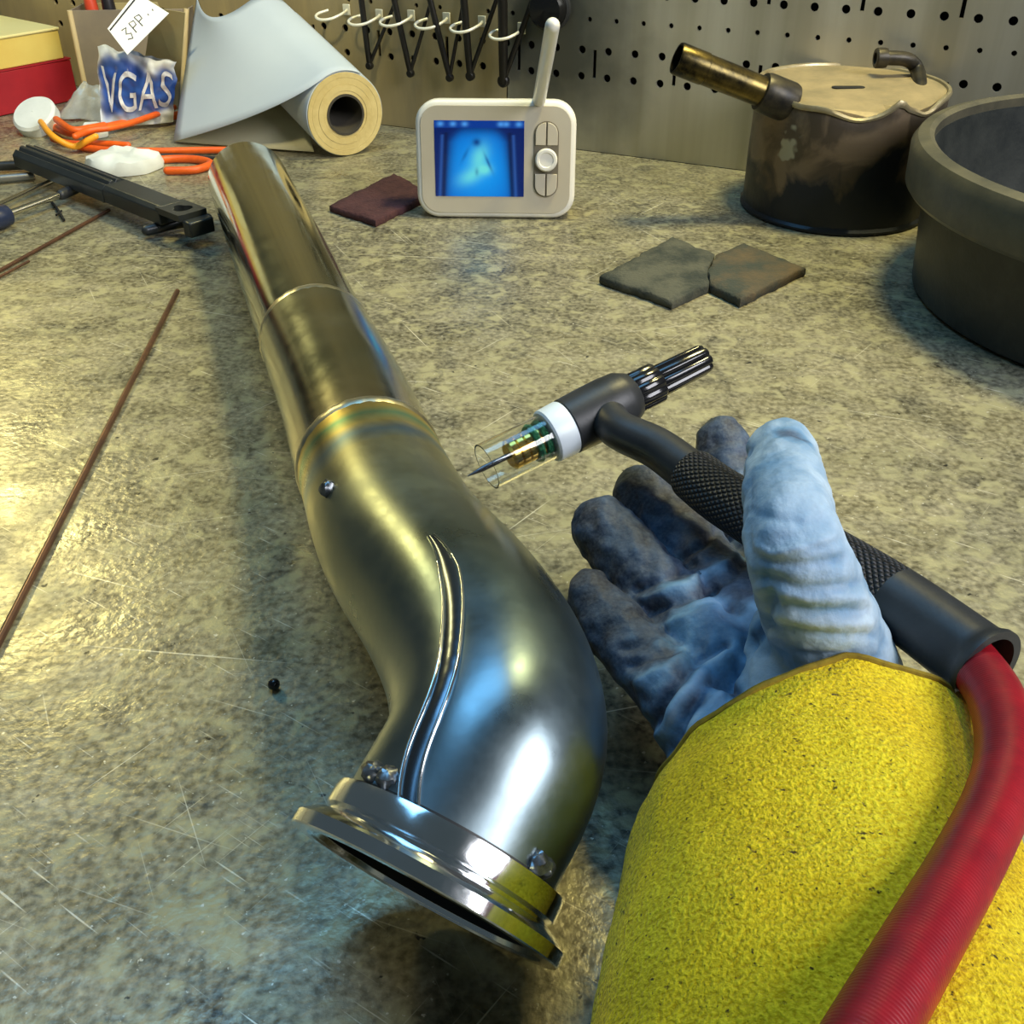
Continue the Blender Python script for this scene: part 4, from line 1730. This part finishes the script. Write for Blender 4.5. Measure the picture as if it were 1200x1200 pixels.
def film(u, v):
    p = fp[0].lerp(fp[1], u).lerp(fp[3].lerp(fp[2], u), v)
    return p + Vector((0, -.006 + .006 * noise.noise(Vector((u * 3, v * 3, 9))), .004 * noise.noise(Vector((u * 5, v * 5, 4))) * v))


tag(build('plastic_film', G().sheet(film, 16, 14), m_film, None, tuple(fp[0]), solid=.0004, angle=20), 'crumpled clear plastic film at the foot of the bin', 'film')

# ------------------------------------------------------------------ cables, straps, lids at left
m_orange = mat('orange_cable', (0.80, 0.13, 0.012), 0.42, col2=(0.62, 0.09, 0.01), scale=50)
m_amber = mat('amber_strap', (0.85, 0.36, 0.02), 0.45)


def cable(name, px, r, m, label, cat, group=None, flat=1.0):
    s = spline([tuple(P(a, b, z)) for a, b, z in px], 60, smooth=3)
    base = (s[0][0], s[0][1], 0)
    return tag(build(name, G().tube(s, r, 14, cap='round'), m, None, base), label, cat, group)


cable('orange_cable', [(42, 140, .006), (62, 148, .007), (85, 156, .008), (112, 152, .008), (150, 144, .007), (208, 135, .006)], .0042, m_orange,
      'thick orange cable running along the foot of the plastic bag', 'cable')
cable('orange_cable', [(66, 140, .018), (85, 152, .017), (105, 150, .016), (122, 147, .015)], .0034, m_orange, 'short orange cable end crossing in front of the clear film', 'cable')
cable('orange_cable', [(92, 172, .0045), (130, 176, .0045), (180, 177, .0045), (235, 176, .0045), (272, 176, .0045), (292, 178, .0045)], .0032, m_orange,
      'orange cable stretching along the edge of the white paper', 'cable')
cable('orange_cable', [(180, 188, .004), (205, 186, .004), (232, 187, .004), (247, 192, .004), (228, 199, .004), (196, 200, .004)], .0036, m_orange,
      'hairpin loop of orange cable near the pipe end', 'cable')
cable('orange_cable', [(88, 160, .019), (104, 153, .020), (128, 150, .020), (160, 142, .018), (204, 126, .012)], .0030, m_orange,
      'upper orange cable sloping up beside the plastic bag', 'cable')
cable('orange_cable', [(62, 163, .0045), (84, 168, .0045), (118, 168, .0045), (150, 170, .0045)], .0030, m_orange, 'short orange cable directly behind the white rag', 'cable')
cable('amber_strap', [(48, 143, .017), (58, 156, .016), (72, 166, .011), (88, 172, .006), (100, 166, .011), (112, 160, .015)], .0030, m_amber,
      'amber yellow strap lying over the white plastic cap', 'strap')
cable('black_wire', [(150, 186, .0025), (190, 182, .002), (235, 184, .002), (268, 187, .002)], .0018, m_rubber, 'thin black wire beneath the orange cables', 'wire')
m_wht = mat('white_plastic_scrap', (0.72, 0.76, 0.74), 0.4, col2=(0.62, 0.66, 0.64), scale=30)
lc_ = P(42, 160, 0) + Vector((0, .012, 0))
tl = thing('bottle_cap', 'small white plastic cap propped behind the black tool handle', 'cap', tuple(lc_))
lax = Vector((-.12, -.55, .83)).normalized()
build('cap_shell', G().lathe([(.0215, -.007), (.0225, -.006), (.0225, .004), (.020, .0065), (.0005, .0072), (.0005, .006), (.019, .005), (.0212, .003)], lc_ + UP * .0165, lax, 48, closed=False), m_wht, tl, angle=35)


def disc_blob(px, py, rx, ry, h, m, label, name, cat, seed=1, rot=0):
    c = P(px, py, 0)
    g = G()
    seg = 40
    rings = [(1.0, 0.0), (1.03, .35), (.95, .8), (.7, 1.0), (.35, 1.05)]
    for s, zz in rings:
        for k in range(seg):
            a = 2 * math.pi * k / seg
            q = 1 + .12 * noise.noise(Vector((math.cos(a) * 1.5, math.sin(a) * 1.5, seed)))
            x, y = math.cos(a) * rx * s * q, math.sin(a) * ry * s * q
            hz_ = h * zz * (1 + .35 * noise.noise(Vector((x * 90, y * 90, seed))))
            g.v.append(c + rotz(rot) @ Vector((x, y, 0)) + UP * (hz_ + .0005))
    for i in range(len(rings) - 1):
        for k in range(seg):
            k2 = (k + 1) % seg
            g.f.append((i * seg + k, i * seg + k2, (i + 1) * seg + k2, (i + 1) * seg + k))
    g.f.append(tuple(range(seg))[::-1])
    g.f.append(tuple(len(rings) * seg - seg + k for k in range(seg)))
    return tag(build(name, g, m, None, tuple(c)), label, cat)


disc_blob(146, 198, .034, .026, .014, m_wht, 'crumpled white rag half under the black tool handle', 'white_rag', 'rag', 2)
disc_blob(112, 160, .013, .010, .012, m_wht, 'white plastic scrap among the orange cables', 'plastic_scrap', 'scrap', 5)
# white cable tie by the pipe end
ct = [P(262, 182, .006), P(280, 178, .006), P(301, 172, .006)]
g = G().tube(spline([tuple(x) for x in ct], 12), .0021, 8)
g.tube([P(283, 178, .006), P(286, 184, .004)], .0018, 8)
tag(build('cable_tie', g, m_wht, None, (ct[0].x, ct[0].y, 0)), 'small white plastic cable tie behind the pipe end', 'cable tie')

# ------------------------------------------------------------------ black grooved tool
ta, tb = P(32, 182, .018), P(236, 262, .018)
td = (tb - ta)
tlen_ = td.length
td.normalize()
ts = Vector((-td.y, td.x, 0))
tool = thing('grooved_tool', 'black grooved plastic tool handle with a heart-shaped hanging hole', 'tool', (ta.x, ta.y, 0))
m_tool = mat('satin_black_plastic', (0.022, 0.026, 0.028), 0.38, col2=(0.035, 0.04, 0.04), scale=30)
TW = .0135
prof2 = [(-TW, -.007), (-TW, .003), (-.0092, .0075), (-.0072, .0052), (-.0050, .0088), (-.0022, .0095), (-.0006, .0066), (.0012, .0095), (.0044, .0088),
         (.0064, .0052), (.0086, .0075), (TW, .003), (TW, -.007)]
cut = tlen_ * .56


def ext(prof, s0, s1, name, m, par, ends=1.0):
    g = G()
    st = [s0 + (s1 - s0) * k / 10 for k in range(11)]
    for s in st:
        for a, b in prof:
            g.v.append(ta + td * s + ts * a + UP * b)
    n_ = len(prof)
    for i in range(10):
        for k in range(n_):
            k2 = (k + 1) % n_
            g.f.append((i * n_ + k, i * n_ + k2, (i + 1) * n_ + k2, (i + 1) * n_ + k))
    g.f.append(tuple(range(n_)))
    g.f.append(tuple(10 * n_ + k for k in range(n_))[::-1])
    return build(name, g, m, par, bevel=.0006, angle=30)


ext(prof2, 0, cut, 'grooved_grip', m_tool, tool)
prof3 = [(-TW * .95, -.007), (-TW * .95, .004), (-TW * .7, .0072), (TW * .7, .0072), (TW * .95, .004), (TW * .95, -.007)]
ext(prof3, cut, tlen_ * .86, 'shank', m_tool, tool)
# flat end with heart opening, built as an outline with a hole
hc = ta + td * tlen_ * .905


def heart(k, n=28):
    a = 2 * math.pi * k / n
    r = .0066 * (1.0 + .32 * math.cos(a) - .30 * (abs(math.cos(a / 1.0)) < .0) + .18 * math.sin(2 * a) * 0 + .20 * math.cos(2 * a) - .12 * math.cos(3 * a))
    return r * math.cos(a), r * math.sin(a) * 1.15


g = G()
n_h = 28
for zz in (.0068, .0018):
    for k in range(n_h):
        a = 2 * math.pi * k / n_h
        hx, hy = heart(k)
        g.v.append(hc + td * hx + ts * hy + UP * zz)
    for k in range(n_h):
        a = 2 * math.pi * k / n_h
        c_, s_ = math.cos(a), math.sin(a)
        m_ = max(abs(c_) / (tlen_ * .05 + .003), abs(s_) / (TW * .93))
        g.v.append(hc + td * (c_ / m_) + ts * (s_ / m_) + UP * zz)
for k in range(n_h):
    k2 = (k + 1) % n_h
    A = lambda lay, rg, kk: lay * 2 * n_h + rg * n_h + kk
    g.f += [(A(0, 0, k), A(0, 0, k2), A(0, 1, k2), A(0, 1, k)), (A(1, 0, k), A(1, 1, k), A(1, 1, k2), A(1, 0, k2)),
            (A(0, 0, k), A(1, 0, k), A(1, 0, k2), A(0, 0, k2)), (A(0, 1, k), A(0, 1, k2), A(1, 1, k2), A(1, 1, k))]
build('hanging_eye', g, m_tool, tool, angle=30)
g = G().box(ta + td * tlen_ * .985 + UP * -.003, (.010, .022, .012), rotz(math.atan2(td.y, td.x)))
build('end_hook', g, m_tool, tool, bevel=.0015)
g = G().tube([P(172, 270, .006), P(200, 263, .0065), P(243, 256, .007)], .0042, 12, cap='round')
build('cross_pin', g, m_tool, tool)

# ------------------------------------------------------------------ rods and small metal bits
m_bright = mat('bright_steel_rod', (0.62, 0.60, 0.52), 0.2, metal=1.0)
m_rust = mat('brown_filler_rod', (0.17, 0.085, 0.05), 0.38, metal=0.6, col2=(0.10, 0.055, 0.04), scale=60)
m_navy = mat('navy_plastic', (0.02, 0.03, 0.07), 0.35)


def rod(name, a, b, r, m, label, cat='rod', seg=12):
    g = G().tube([a, a.lerp(b, .5), b], r, seg)
    return tag(build(name, g, m, None, (b.x, b.y, b.z - r)), label, cat)


rod('filler_rod', P(-60, 867, .0018), P(208, 341, .0018), .0017, m_rust, 'long brown filler rod lying alone on the left of the bench')
rod('filler_rod', P(-40, 339, .0018), P(128, 246, .0018), .0014, m_rust, 'brown filler rod running under the black tool, upper of the pair')
rod('filler_rod', P(-40, 345, .0016), P(34, 306, .0016), .0010, m_rust, 'thin short brown rod below the longer filler rod at left')
rod('steel_rod', P(-30, 253, .006), P(68, 209, .006), .0024, m_bright, 'bright steel rod at the left edge, farther of two')
scd = thing('screwdriver', 'bright steel shaft with navy handle end at the left edge', 'screwdriver', tuple(P(0, 255, 0)))
build('shaft', G().tube([P(6, 252, .009), P(82, 224, .009)], .0028, 14), m_bright, scd)
build('shaft_sleeve', G().tube([P(72, 228, .009), P(88, 221, .009)], .0044, 14, cap='round'), m_rubber, scd)
g = G().lathe([(.006, 0), (.0085, .002), (.0088, .012), (.0075, .02), (.0088, .028), (.0085, .05), (.005, .054)], P(10, 251, .009),
              (P(-40, 270, .009) - P(10, 251, .009)), 24)
build('handle', g, m_navy, scd, angle=50)
g = G().tube(spline([tuple(P(a, b, .0015)) for a, b in ((60, 236), (68, 246), (75, 258))], 10), .0011, 8)
g.tube([P(66, 252, .0015), P(72, 247, .0015)], .0009, 8)
tag(build('wire_scrap', g, m_blk, None, tuple(P(68, 246, 0))), 'bent black wire scrap near the screwdriver shaft', 'wire')
rod('black_bar', P(-30, 196, .006), P(36, 193, .006), .0042, m_rubber, 'black bar entering from the left edge behind the rods', 'bar')
rod('grey_bar', P(-30, 212, .005), P(40, 206, .005), .0035, mat('grey_steel_bar', (0.24, 0.24, 0.22), .4, metal=.6), 'dull grey bar just below the black bar', 'bar')
bead_c = P(321, 802, .0025)
tag(build('metal_bead', blob(bead_c, .0024, seed=1, amp=.12), m_gloss_blk, None, (bead_c.x, bead_c.y, 0)), 'tiny black bead on the bench left of the elbow', 'bead')

# ------------------------------------------------------------------ hooks and hanging tools on the pegboard
m_hook = mat('white_coated_wire', (0.82, 0.79, 0.62), 0.3, metal=0.2)
m_black_steel = mat('black_steel', (0.014, 0.013, 0.011), 0.4, metal=0.3)
hook_px = [(392, 23), (430, 29), (467, 30), (508, 33), (549, 37), (595, 45)]
ordn = ['first', 'second', 'third', 'fourth', 'fifth', 'sixth']
for k, (px, py) in enumerate(hook_px):
    s, z = wall_sz(px + 6, py - 8)
    c = W(s, z, 0)
    ho = thing('wire_hook', ordn[k] + ' white wire hook from the left on the pegboard', 'hook', tuple(W(s, z, .0)), 'white wire hooks on the pegboard')
    pts = [W(s + .010, z + .004, .001), W(s + .011, z + .002, .010), W(s + .004, z - .002, .022), W(s - .006, z - .003, .026), W(s - .013, z - .001, .024),
           W(s - .014, z + .001, .016), W(s - .008, z + .003, .008)]
    build('wire_loop', G().tube(spline([tuple(q) for q in pts], 40, smooth=2), .0014, 10), m_hook, ho)
    build('back_plate', G().box(W(s + .010, z + .004, .0022), (.008, .002, .010), WR), m_hook, ho, bevel=.0005)
tools = [((423, -4), (433, 77), (452, 30), .0030), ((461, -4), (481, 86), (497, 30), .0030), ((503, -4), (527, 91), (538, 30), .0030),
         ((543, -6), (551, 89), (580, 5), .0036), ((589, -8), (590, 95), (617, 20), .0046)]
for k, (t0, bt, t1, r) in enumerate(tools):
    def wp(px, py, out):
        s, z = wall_sz(px, py)
        # shift for the distance in front of the wall along the line of sight
        q = W(s, z, 0)
        d = (Vector((0, 0, CAM_H)) - q).normalized()
        return q + d * (out / d.dot(WN))
    a, b_, c_ = wp(*t0, .020), wp(*bt, .012), wp(*t1, .008)
    ht = thing('hanging_tool', ordn[k] + ' black tool-and-shadow V from the left hanging on a white hook', 'tool', tuple(b_), 'black tool-and-shadow Vs on hooks')
    a2 = a + (a - b_).normalized() * .02
    c2 = c_ + (c_ - b_).normalized() * .03
    build('front_arm', G().tube([b_, b_.lerp(a2, .5), a2], [r * .9, r, r], 12, cap='round'), m_black_steel, ht)
    build('shadow_arm', G().tube([b_ + UP * .001, b_.lerp(c2, .5), c2], [r * .62, r * .6, r * .58], 12, cap='round'), m_black_steel, ht)  # rear line is the front arm's wall shadow, built as a thin rod
    build('joint', G().lathe([(r * 1.0, -.0032), (r * 1.25, -.002), (r * 1.25, .002), (r * 1.0, .0032)], b_, WN, 18), m_black_steel, ht)
# round black knob near the antenna tip
s, z = wall_sz(648, 8)
kb = thing('wall_knob', 'round black knob fixed to the pegboard above the antenna', 'knob', tuple(W(s, z, 0)))
build('knob_body', G().lathe([(.010, 0), (.0165, .002), (.0175, .006), (.0175, .016), (.0150, .020), (.0005, .021)], W(s, z, 0), WN, 40), m_gloss_blk, kb, angle=40)
build('knob_ring', G().lathe([(.0178, .004), (.0200, .005), (.0200, .009), (.0178, .010)], W(s, z, 0), WN, 40, closed=True), m_rubber, kb)
